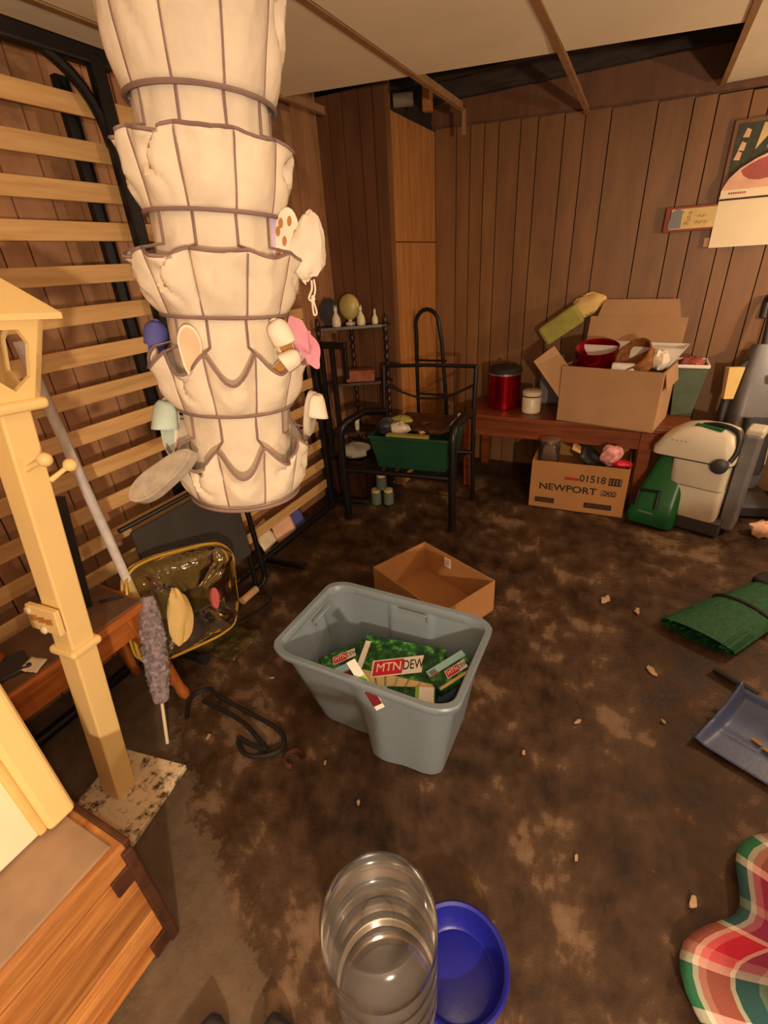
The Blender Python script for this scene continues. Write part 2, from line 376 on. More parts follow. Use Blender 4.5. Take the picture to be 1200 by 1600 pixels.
# ================================================================== SETTING
XL, XR, YB, YF, ZC = -1.88, 2.90, 3.65, -2.60, 2.20
fl = struct(G().grid(lambda u, v: (XL-0.1+(XR-XL+0.2)*u, YF-0.1+(YB-YF+0.3)*v, 0.004*nz(u*9, v*11)-0.004), 60, 60).build('floor', 'floor', smooth=True), 'stained damp brown concrete floor with paler bare patches')
PH = 2.235
wl = struct(G().box((XL-0.035, (YF+YB)/2, 1.27), (0.05, YB-YF, 2.54)).build('wall_left', 'groove'), 'worn wood panelled wall behind the slatted frame')
wb = struct(G().box(((XL+XR)/2, YB+0.055, 1.08), (XR-XL, 0.05, 2.16)).build('wall_back', 'groove'), 'dark brown wood panelled back wall with narrow grooves')
PATT = [0.15, 0.094, 0.09, 0.092, 0.133, 0.104, 0.151, 0.114, 0.138, 0.232, 0.17, 0.109, 0.148, 0.08]
def planks(parent, mat, a0, a1, place, zt, k0=0, z0=0.0, gap=0.006):
    x = a0; k = k0
    while x < a1-0.01:
        w_ = min(PATT[k % len(PATT)], a1-x); k += 1
        place(x+gap/2, x+w_-gap/2, z0, zt(x+w_/2)); x += w_
planks(wb, 'panel', -1.404, XR, lambda a, b, z0, z1: G().box(((a+b)/2, YB+0.015, (z0+z1)/2), (b-a, 0.03, z1-z0)).build('plank', 'panel', wb), lambda x: 2.235-0.048*(x+1.31) if x < 0.4 else 2.15)
planks(wl, 'panel_left', YF, 2.95, lambda a, b, z0, z1: G().box((XL-0.006, (a+b)/2, (z0+z1)/2), (0.012, b-a, z1-z0)).build('plank', 'panel_left', wl), lambda y: 2.50, 3)
# boxed-in corner column
wc = struct(G().box(((XL-1.42)/2, 3.30, 1.17), (-1.42-XL, 0.68, 2.30)).build('wall_chase', 'groove'), 'boxed-in corner column of brown panelling')
cx = [XL, -1.775, -1.683, -1.575, -1.491, -1.405]
for a, b in zip(cx, cx[1:]): G().box(((a+b)/2, 2.952, 1.17), (b-a-0.005, 0.016, 2.34)).build('plank', 'panel_chase', wc)
for (a, b) in ((2.962, 3.36), (3.363, YB)):
    for (z0, z1) in ((0.0, 1.598), (1.604, 2.225)):
        G().box((-1.412, (a+b)/2, (z0+z1)/2), (0.016, b-a, z1-z0)).build('plank', 'panel_light', wc)
G().box((-1.402, 2.948, 1.17), (0.022, 0.022, 2.34)).build('corner_bead', 'panel', wc)
G().box((XL+0.012, 2.938, 1.25), (0.022, 0.018, 2.5)).build('corner_bead', 'runner', wc)
# concrete and timber above the panelling
tb = struct(G().box(((XL+XR)/2, YB+0.06, 2.27), (XR-XL, 0.06, 0.20)).build('trim_1', 'panel_chase'), 'rough timber plate above the back panelling')
cw = struct(G().box(((XL+XR)/2, YB+0.15, 2.46), (XR-XL, 0.05, 0.24)).build('wall_back_upper', 'groove'), 'band of rough concrete block above the back wall')
x = XL
while x < XR:
    L = 0.30+random.random()*0.12
    for z0 in (2.365,):
        G().rbox((x+L/2, YB+0.11, z0+0.045+random.uniform(-.006, .006)), (L-0.008, 0.05, 0.085), 0.012).build('block', 'concrete', cw)
    x += L
# two walls out of frame so the lamp light bounces as in a room
struct(G().box((XR+0.02, (YF+YB)/2, 1.27), (0.04, YB-YF, 2.54)).build('wall_right', 'panel'))
struct(G().box(((XL+XR)/2, YF-0.02, 1.27), (XR-XL, 0.04, 2.54)).build('wall_front', 'panel'))
# ceiling: deck, joists, T-runners, tiles
ce = struct(G().box(((XL+XR)/2, (YF+YB)/2+0.1, 2.57), (XR-XL+0.1, YB-YF+0.3, 0.04)).build('ceiling', 'joist'), 'suspended ceiling of beige tiles below dark joists')
y = -2.4
while y < 3.6:
    G().box(((XL+XR)/2, y, 2.455), (XR-XL, 0.045, 0.19)).build('joist', 'joist', ce); y += 0.40
RX = [-1.66, -1.05, -0.46, 0.178, 0.79, 1.40, 2.01, 2.62]
def edgeY(x): return 2.37+0.226*(x+1.6)
xs = [XL]+RX
for i in range(len(xs)-1):
    a, b = xs[i]+0.012, xs[i+1]-0.012
    far = lambda x_: YB-0.005 if xs[i] > 0.1 else edgeY(x_)
    y1 = 1.0
    ys = [(y1+0.008, None), (-0.22+0.008, y1-0.004), (-1.44+0.008, -0.22-0.004), (YF+0.005, -1.44-0.004)]
    for (s0, s1) in ys:
        fa, fb = (far(a), far(b)) if s1 is None else (s1, s1)
        g = G(); zt = ZC+0.004
        def sag(t): return zt
        g.add([(a, s0, zt), (b, s0, zt), (b, fb, zt), (a, fa, zt), (a, s0, zt+0.014), (b, s0, zt+0.014), (b, fb, zt+0.014), (a, fa, zt+0.014)],
              [(0, 3, 2, 1), (4, 5, 6, 7), (0, 1, 5, 4), (1, 2, 6, 5), (2, 3, 7, 6), (3, 0, 4, 7)])
        g.build('ceiling_tile', 'tile', ce)
for i, x in enumerate(RX[:-1]):
    end = [2.72, 3.15, 3.60, 3.64, 3.64, 3.64, 3.64][i]
    drop = [0.0, 0.0, 0.03, 0, 0, 0, 0][i]
    g = G(); g.box((x, (YF+2.4)/2, ZC-0.001), (0.026, 2.4-YF, 0.004)); g.box((x, (YF+2.4)/2, ZC+0.017), (0.004, 2.4-YF, 0.034))
    T = basis((x, 2.4, ZC), (0, end-2.4, -drop), (-1, 0, 0)); L = end-2.4
    g.box((L/2, 0, -0.001), (L, 0.026, 0.004), T); g.box((L/2, 0, 0.017), (L, 0.004, 0.034), T)
    if i == 1: g.box((x+0.005, end+0.012, ZC-0.05), (0.022, 0.006, 0.11))
    g.build('ceiling_runner', 'runner', ce)
for y1 in (1.0, -0.22, -1.44):
    for a, b in zip(xs, xs[1:]): G().box(((a+b)/2, y1, ZC), (b-a-0.02, 0.022, 0.004)).build('cross_runner', 'runner', ce)
# pipe ends poking out above the column
g = G(); g.tube([(-1.40, 3.02, 2.27), (-1.30, 3.06, 2.27)], 0.032, 14); tag(g.build('pipe_stub', 'concrete', smooth=True), 'pale pipe stub poking out above the corner column', 'pipe')
tag(G().rbox((-1.28, 3.22, 2.30), (0.05, 0.05, 0.12), 0.006).build('wood_block', 'panel_light'), 'short timber block wedged above the corner column', 'timber')

# ================================================================== TALL SLATTED BED FRAME
bf = thing('bed_frame', (-1.70, 1.3, 0), 'black metal bed frame with pale wooden slats stood on its side against the left wall', 'bed frame')
SX = -1.735
for z in (2.01, 1.885, 1.768, 1.652, 1.522, 1.398, 1.268, 1.138, 1.008, 0.876, 0.735, 0.605, 0.485, 0.350, 0.205):
    G().rbox((SX-0.015*(z-1), 0.72, z), (0.012, 3.36, 0.058), 0.003).build('slat', 'slat', bf)
g = G(); g.tube([(-1.70, -0.95, 0.045), (-1.70, 2.43, 0.045)], 0.022, 10); g.build('lower_rail', 'black', bf, True)
g = G(); g.rbox((-1.71, 0.30, 2.135), (0.045, 2.35, 0.05), 0.008); g.build('upper_rail', 'black', bf)
g = G(); g.rbox((-1.70, 1.405, 1.09), (0.035, 0.052, 2.10), 0.008); g.build('centre_post', 'black', bf)
G().rbox((-1.795, 1.335, 1.09), (0.03, 0.05, 2.0), 0.006).build('rear_post', 'black', bf)
g = G(); pts = arc((-1.71, 1.16, 1.90), 0.235, 0, PI/2, 10, 1, 2); g.tube(pts, 0.018, 8); g.build('corner_brace', 'black', bf, True)
g = G(); g.rbox((-1.71, 2.42, 0.57), (0.045, 0.045, 1.10), 0.008); g.build('end_post', 'black', bf)
g = G(); g.rbox((-1.62, 2.43, 1.09), (0.27, 0.03, 0.04), 0.006); g.build('end_rail', 'black', bf)
for i, (px, zz) in enumerate(((-1.80, .42), (-1.66, .40), (-1.585, .45), (-1.50, 0.90))):
    g = G(); g.rbox((px, 2.43, (1.07+zz)/2), (0.03, 0.022, 1.07-zz), 0.004); g.build('end_bar', 'black', bf)
for (y, x1) in ((0.965, -1.445), (1.715, -1.455), (2.535, -1.49)):
    lg = G().tube([(-1.72, y-0.03, 0.04), (x1, y, 0.035)], 0.021, 12).build('leg', 'black', bf, True)
    G().tube([(x1-0.02, y-0.002, 0.035), (x1+0.008, y, 0.035)], 0.0245, 12).build('leg_cap', 'blackp', lg, True)
g = G(); g.tube([(-1.71, 2.43, 0.05), (-1.71, 2.545, 0.045)], 0.02, 8); g.build('foot_joint', 'black', bf, True)

# ================================================================== HANGING SHOE ORGANISER
OB, OT = Vector((-1.002, 0.977, 0.900)), Vector((-0.920, 1.055, 2.190))
_zax = (OT-OB).normalized(); _x0 = Vector((0.70, -0.715, 0)); _x0 = (_x0-_zax*_x0.dot(_zax)).normalized()
TO = basis(OB, _x0, _zax.cross(_x0)); LT = (OT-OB).length      # local x axis looks at the viewer, y to the right, z up
og = thing('hanging_organizer', OB, 'tall cream canvas shoe carousel with taupe binding hanging from the ceiling', 'organizer')
NP = 10; A0 = -PI/10-0.03
rings = [0.020, 0.275, 0.508, 0.722, 0.930]           # local heights of the hoops, lowest first
tops = [0.195, 0.430, 0.648, 0.862, 1.150]
def drumr(z): return 0.141
def wr(a, z, amp): return amp*(nz(a*3.1, z*9, 3)+0.6*nz(a*7, z*16, 9))
g = G(TO); g.grid(lambda u, v: ((drumr(0)+wr(u*2*PI, v*LT, .006))*math.cos(u*2*PI), (drumr(0)+wr(u*2*PI, v*LT, .006))*math.sin(u*2*PI), v*LT), 64, 40, True)
g.build('inner_drum', 'canvas', og, True, solid=0.003)
G(TO).lathe([(0.0, 0.0), (0.150, 0.0), (0.156, 0.004), (0.156, 0.012), (0.150, 0.016), (0.0, 0.016)], seg=48).build('base_disc', 'canvas', og, True)
G(TO).tube([(0.157*math.cos(k*PI/24), 0.157*math.sin(k*PI/24), 0.010) for k in range(48)], 0.006, 6, True).build('base_binding', 'trim', og, True)
flare = [0.050, 0.046, 0.058, 0.040, 0.048]
prnd = random.Random(11)
def ring_r(i): return 0.155
def prof(i, k, u, v, sagk, out, crease):
    """radius and height of the pocket cloth on tier i; u across, v from hoop up to the rim"""
    a = A0+(k+u)*2*PI/NP
    zt = tops[i]-sagk*math.sin(PI*u)**1.3
    z = rings[i]+(zt-rings[i])*v
    e = math.sin(PI*u)
    r = ring_r(i)+flare[i]*(v**0.9)*(0.72+0.38*e*out)+0.010*e*math.sin(PI*min(1, v*1.4))
    r -= crease*math.exp(-((u-0.5-0.18*math.sin(7*v))/0.10)**2)*v
    r += 0.010*v*nz(a*4+i*3, z*10, i)+0.004*v*math.sin(PI*u)*nz(a*13, z*24, i+5)-0.008*v*abs(nz(a*4-z*8, z*5, i+2))
    return a, r, z
sags = {0: (.050, .075, .055), 1: (.045, .072, .050), 2: (.016, .004, .014), 3: (.014, .006, .010), 4: (.02, .01, .02)}
for i in range(5):
    for k in range(NP):
        sagk = sags[i][1 if k == 0 else (k % 2)*2]*prnd.uniform(0.8, 1.2)
        out = prnd.uniform(0.3, 1.3); crease = prnd.choice([0, 0.018, 0.03, 0.0])
        if k == 0: crease = 0.006
        if k in (7, 8, 9) and i in (2, 3): out = 1.25; crease = 0.03 if k != 7 else 0.0
        if i == 4: out *= 0.7
        def fn(u, v, i=i, k=k):
            a, r, z = prof(i, k, u, v, sagk, out, crease); return (r*math.cos(a), r*math.sin(a), z)
        p = G(TO).grid(fn, 17, 13).build('pocket', 'canvas', og, True, solid=0.003)
        G(TO).tube([fn(q/16, 1.0) for q in range(17)], 0.0042, 5).build('pocket_binding', 'trim', p, True)
        if i < 5:      # seam tape up the pocket edge, then up the drum to the next hoop
            top2 = rings[i+1] if i < 4 else LT-0.02
            L = [fn(0.0, q/12) for q in range(13)]
            a = A0+k*2*PI/NP; L += [(0.144*math.cos(a), 0.144*math.sin(a), tops[i]+0.01), (0.144*math.cos(a), 0.144*math.sin(a), top2)]
            G(TO).tube(L, 0.0036, 5).build('seam_tape', 'trim', og, True)
    R_ = ring_r(i)+0.002
    if i: G(TO).tube([(R_*math.cos(q*PI/24), R_*math.sin(q*PI/24), rings[i]) for q in range(48)], 0.0052, 6, True).build('hoop', 'trim', og, True)
G(TO).lathe([(0.155, LT-0.03), (0.155, LT-0.01), (0.0, LT-0.005)], seg=40).build('top_disc', 'canvas', og, True)

# footwear kept in the pockets: built flat along +x (toe), then posed with a matrix
def sole_poly(L, W, n=26):
    out = []
    for q in range(n):
        t = 2*PI*q/n; x = L/2*math.cos(t); w_ = W/2*(0.86+0.16*math.cos(t))*(1-0.10*math.exp(-((x+0.02*L)/(0.16*L))**2))
        out.append((x, w_*math.sin(t)))
    return out
def pose(p, toe, up): # +x along toe, +z near up
    t = Vector(toe).normalized(); u = Vector(up); u = (u-t*u.dot(t)).normalized()
    return basis(p, t, u.cross(t))
def slipper(name, T, L, W, m_sole, m_in, m_up, label, group='footwear in the hanging organiser', upper=True, thick=0.016):
    r = thing(name, T.translation, label, 'shoe', group)
    G(T).prism(sole_poly(L, W), thick).build('sole', m_sole, r, True)
    G(T).prism(sole_poly(L*0.9, W*0.84), 0.004, TR((0, 0, thick))).build('insole', m_in, r)
    if upper:
        def fn(u, v):
            x = L*(-0.02+0.47*v); w_ = W/2*(1.0 if v < .55 else math.sqrt(max(0.02, 1-((v-.55)/.47)**2)))
            a = PI*u; return (x, -w_*math.cos(a), thick+0.045*math.sin(a)*(1-0.55*v))
        G(T).grid(fn, 13, 9).build('upper', m_up, r, True, solid=0.005)
    return r
VD = Vector((0.70, -0.715, 0)); RT = Vector((0.715, 0.70, 0)); UP = Vector((0, 0, 1))
slipper('slipper', pose((-1.045, 0.755, 1.035), -RT*0.9-UP*0.55-VD*0.1, UP*0.7+VD*0.75-RT*.3), 0.21, 0.085, 'greyfelt', 'greyfelt', 'whitefab', 'grey fuzzy slipper poking out at the lower left of the canvas carousel', upper=False, thick=0.03)
slipper('slipper', pose((-1.115, 0.865, 1.13), UP*1.0+RT*0.15-VD*.2, VD*0.8-RT*0.6), 0.16, 0.07, 'whitefab', 'mint', 'mint', 'white slipper with mint lining in a low left pocket', upper=True)
slipper('slipper', pose((-1.105, 0.905, 1.095), UP*1.0-RT*0.3, VD*0.9-RT*0.4), 0.13, 0.06, 'whitefab', 'whitefab', 'greyfelt', 'crumpled grey white bootie beside the mint slipper', upper=True)
slipper('sandal', pose((-0.945, 0.842, 1.335), UP*1.0+RT*0.05-VD*0.15, VD), 0.125, 0.062, 'whitefab', 'skin', 'skin', 'pinkish sole standing in a front left pocket', upper=False)
slipper('slipper', pose((-1.160, 0.925, 1.345), UP*1.0+RT*0.25, VD), 0.12, 0.055, 'periwinkle', 'periwinkle', 'periwinkle', 'periwinkle blue slipper at the left edge of the carousel')
slipper('baby_shoe', pose((-0.812, 1.015, 1.335), UP*0.9-RT*0.3, VD*0.9+RT*0.3), 0.12, 0.055, 'whitefab', 'brownspot', 'whitefab', 'small white shoe with brown lining in a right pocket')
slipper('baby_shoe', pose((-0.800, 1.005, 1.275), UP*0.5+RT*0.9, VD*0.7+UP*.5), 0.10, 0.045, 'whitefab', 'brownspot', 'whitefab', 'small white shoe lying over the rim of a right pocket')
slipper('sandal', pose((-0.812, 1.085, 1.13), UP*1.0+RT*0.25, VD*0.5+RT*0.7), 0.13, 0.06, 'greyw', 'greyfelt', 'whitefab', 'grey patterned shoe standing in a low right pocket')
# pink flower shaped flip flop
r = thing('flip_flop', (-0.825, 1.115, 1.32), 'pink scalloped flip flop hanging out of a right pocket', 'shoe', 'footwear in the hanging organiser')
T = pose((-0.818, 1.118, 1.318), -UP*0.92+RT*0.38, VD)
poly = [(0.074*(1)*math.cos(t)*(1+0.05*math.cos(6*t)), 0.030*math.sin(t)*(1+0.16*math.cos(5*t))) for t in [2*PI*q/40 for q in range(40)]]
G(T).prism(poly, 0.018).build('sole', 'pink', r, True)
G(T).tube([(-0.02, -0.026, 0.016), (0.01, -0.012, 0.034), (0.03, 0, 0.018), (0.01, 0.012, 0.034), (-0.02, 0.026, 0.016)], 0.004, 6).build('strap', 'pink', r, True)
# slipper with tan spots, lavender lining and a drawstring
r = thing('spotted_slipper', (-0.80, 1.08, 1.55), 'white slipper with tan spots and lavender lining sticking out on the right', 'shoe', 'footwear in the hanging organiser')
T = pose((-0.803, 1.078, 1.545), UP*0.95+RT*0.18, VD)
G(T).prism(sole_poly(0.165, 0.068), 0.014, TR((0, 0, 0))).build('sole', 'whitefab', r, True)
G(T).prism(sole_poly(0.155, 0.050), 0.014, TR((-0.004, 0.032, -0.006))).build('lining', 'lavender', r, True)
for (a, b) in ((.055, -.004), (.048, .016), (.030, -.02), (.012, 0.006), (.005, -.014), (-.015, .02), (-.022, -.004), (0.03, .022), (-.045, .012)):
    G(T).prism([(a+0.011*math.cos(q*PI/6), b+0.0055*math.sin(q*PI/6)) for q in range(12)], 0.001, TR((0, 0, 0.0142))).build('spot', 'brownspot', r)
def blob(u, v):
    a = u*2*PI; p = v*PI; q = 1+0.28*nz(math.cos(a)*1.7, math.sin(a)*1.7, v*4)
    return (0.005+0.072*math.cos(p)*q, -0.052+0.042*math.sin(p)*math.cos(a)*q, 0.006+0.03*math.sin(p)*math.sin(a)*q)
G(T).grid(blob, 20, 14, True).build('upper', 'whitefab', r, True)
G(T).tube(spline([(-0.065, -0.064, 0.01), (-0.085, -0.066, 0.012), (-0.105, -0.060, 0.01), (-0.112, -0.066, 0.01), (-0.108, -0.074, 0.01), (-0.100, -0.068, 0.01), (-0.125, -0.071, 0.008), (-0.145, -0.076, 0.01), (-0.138, -0.082, 0.01), (-0.11, -0.072, 0.012), (-0.085, -0.075, 0.01), (-0.062, -0.070, 0.01)], 4), 0.0026, 5).build('drawstring', 'whitefab', r, True)

# ================================================================== LANTERN POST ON THE LEFT
PB, PT = Vector((-1.285, 0.425, 0.022)), Vector((-1.215, 0.538, 1.275))
_z = (PT-PB).normalized(); _x = Vector((1, 0.12, 0)); _x = (_x-_z*_x.dot(_z)).normalized()
TP = basis(PB, _x, _z.cross(_x)); PLn = (PT-PB).length
lp = thing('lantern_post', (PB.x, PB.y, 0), 'cream painted wooden lantern post with two pegs beside the wooden chest', 'lantern post')
G().rbox((-1.255, 0.425, 0.012), (0.27, 0.26, 0.022), 0.004, rz=0.18).build('base_board', 'base_white', lp)
G(TP).rbox((0, 0, PLn/2), (0.068, 0.068, PLn), 0.005).build('post', 'cream', lp)
for z, d in ((0.60, 0.094), (PLn, 0.125)): G(TP).rbox((0, 0, z), (d, d, 0.026), 0.011, seg=3).build('collar', 'cream', lp)
# lantern box: four flared sides, each with an elongated hexagon opening, and a pyramid roof
zb, zt_, wb_, wt_ = PLn+0.012, PLn+0.175, 0.050, 0.080
for q in range(4):
    R_ = Matrix.Rotation(q*PI/2, 4, 'Z')
    outer = [(-wb_, 0), (wb_, 0), (wt_, 1), (-wt_, 1)]
    hexa = [(0, 0.12), (0.036, 0.30), (0.042, 0.70), (0.024, 0.88), (-0.024, 0.88), (-0.042, 0.70), (-0.036, 0.30)]
    def P3(p, dep): # p=(x, t) on the sloped side
        wdt = wb_+(wt_-wb_)*p[1]; return (wdt-dep, p[0], zb+(zt_-zb)*p[1])
    ring_o = [(0, 0), (wb_, 0), (wb_+(wt_-wb_)*.5, .5), (wt_, 1), (-wt_, 1), (-(wb_+(wt_-wb_)*.5), .5), (-wb_, 0)]
    order = [0, 1, 2, 3, 4, 5, 6]
    vs, fs = [], []
    for dep in (0, 0.012):
        vs += [P3(p, dep) for p in ring_o]+[P3(p, dep) for p in hexa]
    n7 = 7
    for k in range(7):
        k2 = (k+1) % 7
        fs.append((k, k2, 7+k2, 7+k)); fs.append((14+k, 21+k, 21+k2, 14+k2)); fs.append((7+k, 7+k2, 21+k2, 21+k)); fs.append((k, 14+k, 14+k2, k2))
    G(TP).add(vs, fs, R_).build('lantern_side', 'cream', lp)
G(TP).add([(-.105, -.105, zt_), (.105, -.105, zt_), (.105, .105, zt_), (-.105, .105, zt_), (-.105, -.105, zt_+.012), (.105, -.105, zt_+.012), (.105, .105, zt_+.012), (-.105, .105, zt_+.012), (0, 0, zt_+0.115)],
          [(0, 3, 2, 1), (0, 1, 5, 4), (1, 2, 6, 5), (2, 3, 7, 6), (3, 0, 4, 7), (4, 5, 8), (5, 6, 8), (6, 7, 8), (7, 4, 8)]).build('roof', 'cream', lp)
for (z, dx, dy, yy) in ((1.075, .018, .045, 0.034), (1.118, 0.055, 0.010, -.012)):
    s0 = Vector((0.030, yy, z)); e0 = s0+Vector((dx, dy, 0.028))
    pg = G(TP).tube([s0, s0.lerp(e0, .5), e0], [0.0075, 0.006, 0.007], 10).build('peg', 'cream', lp, True)
    G(TP).ball(e0, 0.0165, 16).build('peg_knob', 'cream', pg, True)
# hanging plaque with worn relief lettering
pq = G(TP).rbox((-0.012, -0.048, 0.715), (0.105, 0.016, 0.075), 0.003).build('plaque', 'cream', lp)
pq['label'] = 'cream plaque with worn raised lettering'
for q in range(9): G(TP).box((-0.048+q*0.009, -0.0575, 0.716+0.002*(q % 3)), (0.004, 0.003, 0.016)).build('letter_mark', 'brownspot', pq)
for q in range(2): G(TP).ball((-0.055+q*0.04, -0.058, 0.735-q*0.05), (0.012, 0.006, 0.012), 10).build('relief_figure', 'ceramic', pq, True)

# ================================================================== WOODEN CHEST, BOTTOM LEFT
CX, CY, CZ = -0.825, 0.232, 0.415
ch = thing('blanket_chest', (CX-0.3, CY-0.45, 0), 'orange cedar chest with rusty metal edging at the bottom left corner', 'chest')
G().box((CX-0.285, CY-0.45, 0.20), (0.53, 0.87, 0.40)).build('body', 'chestwood', ch)
zs = [0.006, 0.070, 0.118, 0.150, 0.262, 0.345]
for a, b in zip(zs, zs[1:]): G().rbox((CX-0.012, CY-0.45, (a+b)/2), (0.024, 0.89, b-a-0.004), 0.003).build('plank', 'chestwood', ch)
for a, b in zip(zs, zs[1:]): G().rbox((CX-0.285, CY-0.012, (a+b)/2), (0.53, 0.02, b-a-0.004), 0.003).build('plank', 'chestwood', ch)
G().rbox((CX-0.285, CY-0.45, 0.383), (0.575, 0.905, 0.066), 0.006).build('lid', 'chestwood', ch)
G().rbox((CX-0.295, CY-0.46, CZ), (0.555, 0.885, 0.012), 0.003).build('lid_top', 'chesttop', ch)
G().rbox((CX+0.004, CY-0.004, 0.20), (0.020, 0.024, 0.40), 0.004).build('corner_strip', 'rust', ch)
G().rbox((CX-0.285, CY+0.004, CZ-0.004), (0.585, 0.014, 0.022), 0.004).build('edge_strip', 'rust', ch)
for z in (0.33, 0.035): 
    G().rbox((CX+0.006, CY-0.030, z), (0.008, 0.055, 0.055), 0.003).build('corner_bracket', 'rust', ch)

# cream cabinet door standing on the chest
cd = thing('cabinet_door', (-1.005, -0.1, CZ), 'cream framed panel door standing upright on top of the chest', 'door')
G().rbox((-1.005, 0.205, 0.86), (0.040, 0.062, 0.87), 0.012, seg=3).build('stile', 'cream', cd)
G().rbox((-1.005, -0.66, 0.86), (0.040, 0.062, 0.87), 0.012, seg=3).build('stile', 'cream', cd)
G().rbox((-1.015, -0.23, 1.265), (0.030, 0.82, 0.06), 0.008).build('rail', 'cream', cd)
G().rbox((-1.012, -0.23, 0.838), (0.016, 0.82, 0.82), 0.003).build('panel', 'creamwhite', cd)
G().rbox((-1.004, 0.166, 0.86), (0.022, 0.018, 0.86), 0.006).build('moulding', 'creamcloth', cd)

# ================================================================== SIDE TABLE AND WHAT STANDS AROUND IT
st = thing('side_table', (-1.62, 0.52, 0), 'honey pine side table with turned legs and a dusty top behind the lantern post', 'table')
G().rbox((-1.545, 0.52, 0.472), (0.27, 0.56, 0.030), 0.010, seg=3).build('table_edge', 'tablewood', st)
G().rbox((-1.55, 0.515, 0.488), (0.245, 0.535, 0.006), 0.002).build('tabletop', 'tabletop', st)
for (x, y, dx, dy) in ((-1.445, 0.52, 0.02, 0.42), (-1.645, 0.52, 0.02, 0.42), (-1.545, 0.755, 0.16, 0.02), (-1.545, 0.285, 0.16, 0.02)):
    G().box((x, y, 0.412), (dx, dy, 0.088)).build('apron', 'tablewood', st)
def turned(x, y, sx, sy, name='leg'):
    pr = [(0.016, 0), (0.021, 0.012), (0.023, 0.04), (0.018, 0.055), (0.021, 0.10), (0.028, 0.20), (0.031, 0.245), (0.024, 0.262), (0.033, 0.275), (0.033, 0.288), (0.023, 0.300), (0.031, 0.318), (0.034, 0.33)]
    T = Matrix.Translation((x, y, 0)) @ Matrix(((1, 0, -0.14*sx, 0.05*sx), (0, 1, -0.14*sy, 0.05*sy), (0, 0, 1, 0), (0, 0, 0, 1)))
    g = G(T); g.lathe(pr, seg=16); g.box((0, 0, 0.39), (0.056, 0.056, 0.125)); return g.build(name, 'legwood', st, True)
for sx in (-1, 1):
    for sy in (-1, 1): turned(-1.545+sx*0.098, 0.52+sy*0.235, sx, sy)
tag(G().lathe([(0.040, 0), (0.046, 0.02), (0.034, 0.05), (0.046, 0.09), (0.050, 0.13), (0.036, 0.15), (0.050, 0.17), (0.050, 0.22), (0.044, 0.25), (0.048, 0.34), (0.036, 0.37), (0.0, 0.375)], (-1.60, 0.38, 0.491), 18).build('wooden_stand', 'legwood', smooth=True), 'brown turned wooden stand with dark bands on the side table', 'stand')
tag(G().rbox((0, 0, 0), (0.30, 0.10, 0.012), 0.003, T=TR((-1.545, 0.30, 0.499), 0, 0, 1.3)).build('folder', 'vacdark'), 'dark grey folder lying flat on the dusty side table', 'folder')
g = G(); tT = TR((-1.47, 0.40, 0.497), .1, .2, .4); g.grid(lambda u, v: (0.05*u, 0.05*v, 0.006+0.006*nz(u*4, v*4)), 7, 7, T=tT)
tag(g.build('paper_scrap', 'paper', smooth=True, solid=0.001), 'crumpled white paper scrap on the side table', 'paper')
# black board leaning over the table
g = G(); g.prism([(0, 0), (0.11, 0), (0.16, 0.40), (0.10, 0.42)], 0.014, basis((-1.62, 0.60, 0.492), (0.42, 0.9, 0), (-0.05, 0.05, 1)))
tag(g.build('black_board', 'blackp'), 'matt black board propped up on the side table behind the post', 'board')
tag(G().tube([(-1.55, 0.715, 0.500), (-1.49, 0.765, 0.502)], [0.006, 0.004], 8).build('black_pen', 'blackp', smooth=True), 'short black rod at the far corner of the side table', 'rod')
# grey pole leaning against the frame
po = thing('leaning_pole', (-1.50, 0.90, 0), 'thin pale grey metal pole leaning behind the side table', 'pole')
p0, p1 = Vector((-1.505, 0.835, 0.0)), Vector((-1.60, 0.815, 1.36))
G().tube([p0+(p1-p0)*t for t in (0.01, .5, 1)], 0.0165, 14).build('shaft', 'pole', po, True)
G().tube([p0, p0+(p1-p0)*0.03], 0.019, 14).build('ferrule', 'vacgrey', po, True)
# duster
du = thing('chenille_duster', (-1.36, 0.78, 0), 'grey fluffy chenille duster with a thin white stick handle leaning on the table leg', 'duster')
d0, d1 = Vector((-1.285, 0.615, 0.008)), Vector((-1.415, 0.80, 0.47))
G().tube([d0+(d1-d0)*t for t in (0, 0.45)], 0.006, 8).build('handle', 'ceramic', du, True)
ax = (d1-d0).normalized(); ux = ax.orthogonal().normalized(); uy = ax.cross(ux)
def fz(u, v):
    a = u*2*PI; r = 0.040*math.sin(PI*min(1, max(0.02, 0.06+0.9*v)))**0.35*(1+0.22*nz(math.cos(a)*9, math.sin(a)*9, v*34)+0.15*nz(math.cos(a)*20, math.sin(a)*20, v*60))
    return d0+ax*(0.155+v*0.385)+ux*(r*math.cos(a))+uy*(r*math.sin(a))
G().grid(fz, 34, 60, True).build('chenille_head', 'duster', du, True)
# amber vinyl bag with bedding inside
vb = thing('vinyl_bag', (-1.52, 1.05, 0), 'see-through amber vinyl zip bag slumped beside the side table', 'bag')
TB = basis((-1.490, 0.995, 0.325), (0.12, 0.93, -0.26), (-0.16, 0.30, 0.94))
HW, HH, HD = 0.235, 0.205, 0.06
def bag(u, v):
    a = u*2*PI; e = 0.42
    cx_ = math.copysign(abs(math.cos(a))**e, math.cos(a)); sy_ = math.copysign(abs(math.sin(a))**e, math.sin(a))
    p = (v-0.5)*PI; k = max(0.0, math.cos(p))**0.5; d = HD*math.sin(p)
    b = 0.022*nz(cx_*2.5, sy_*2.5, v*4)+0.012*nz(cx_*7, sy_*7, v*9)
    return (cx_*HW*(0.25+0.75*k)*1.0, sy_*HH*(0.25+0.75*k), d+b*1.6)
G(TB).grid(bag, 48, 20, True).build('vinyl_shell', 'amber', vb, True)
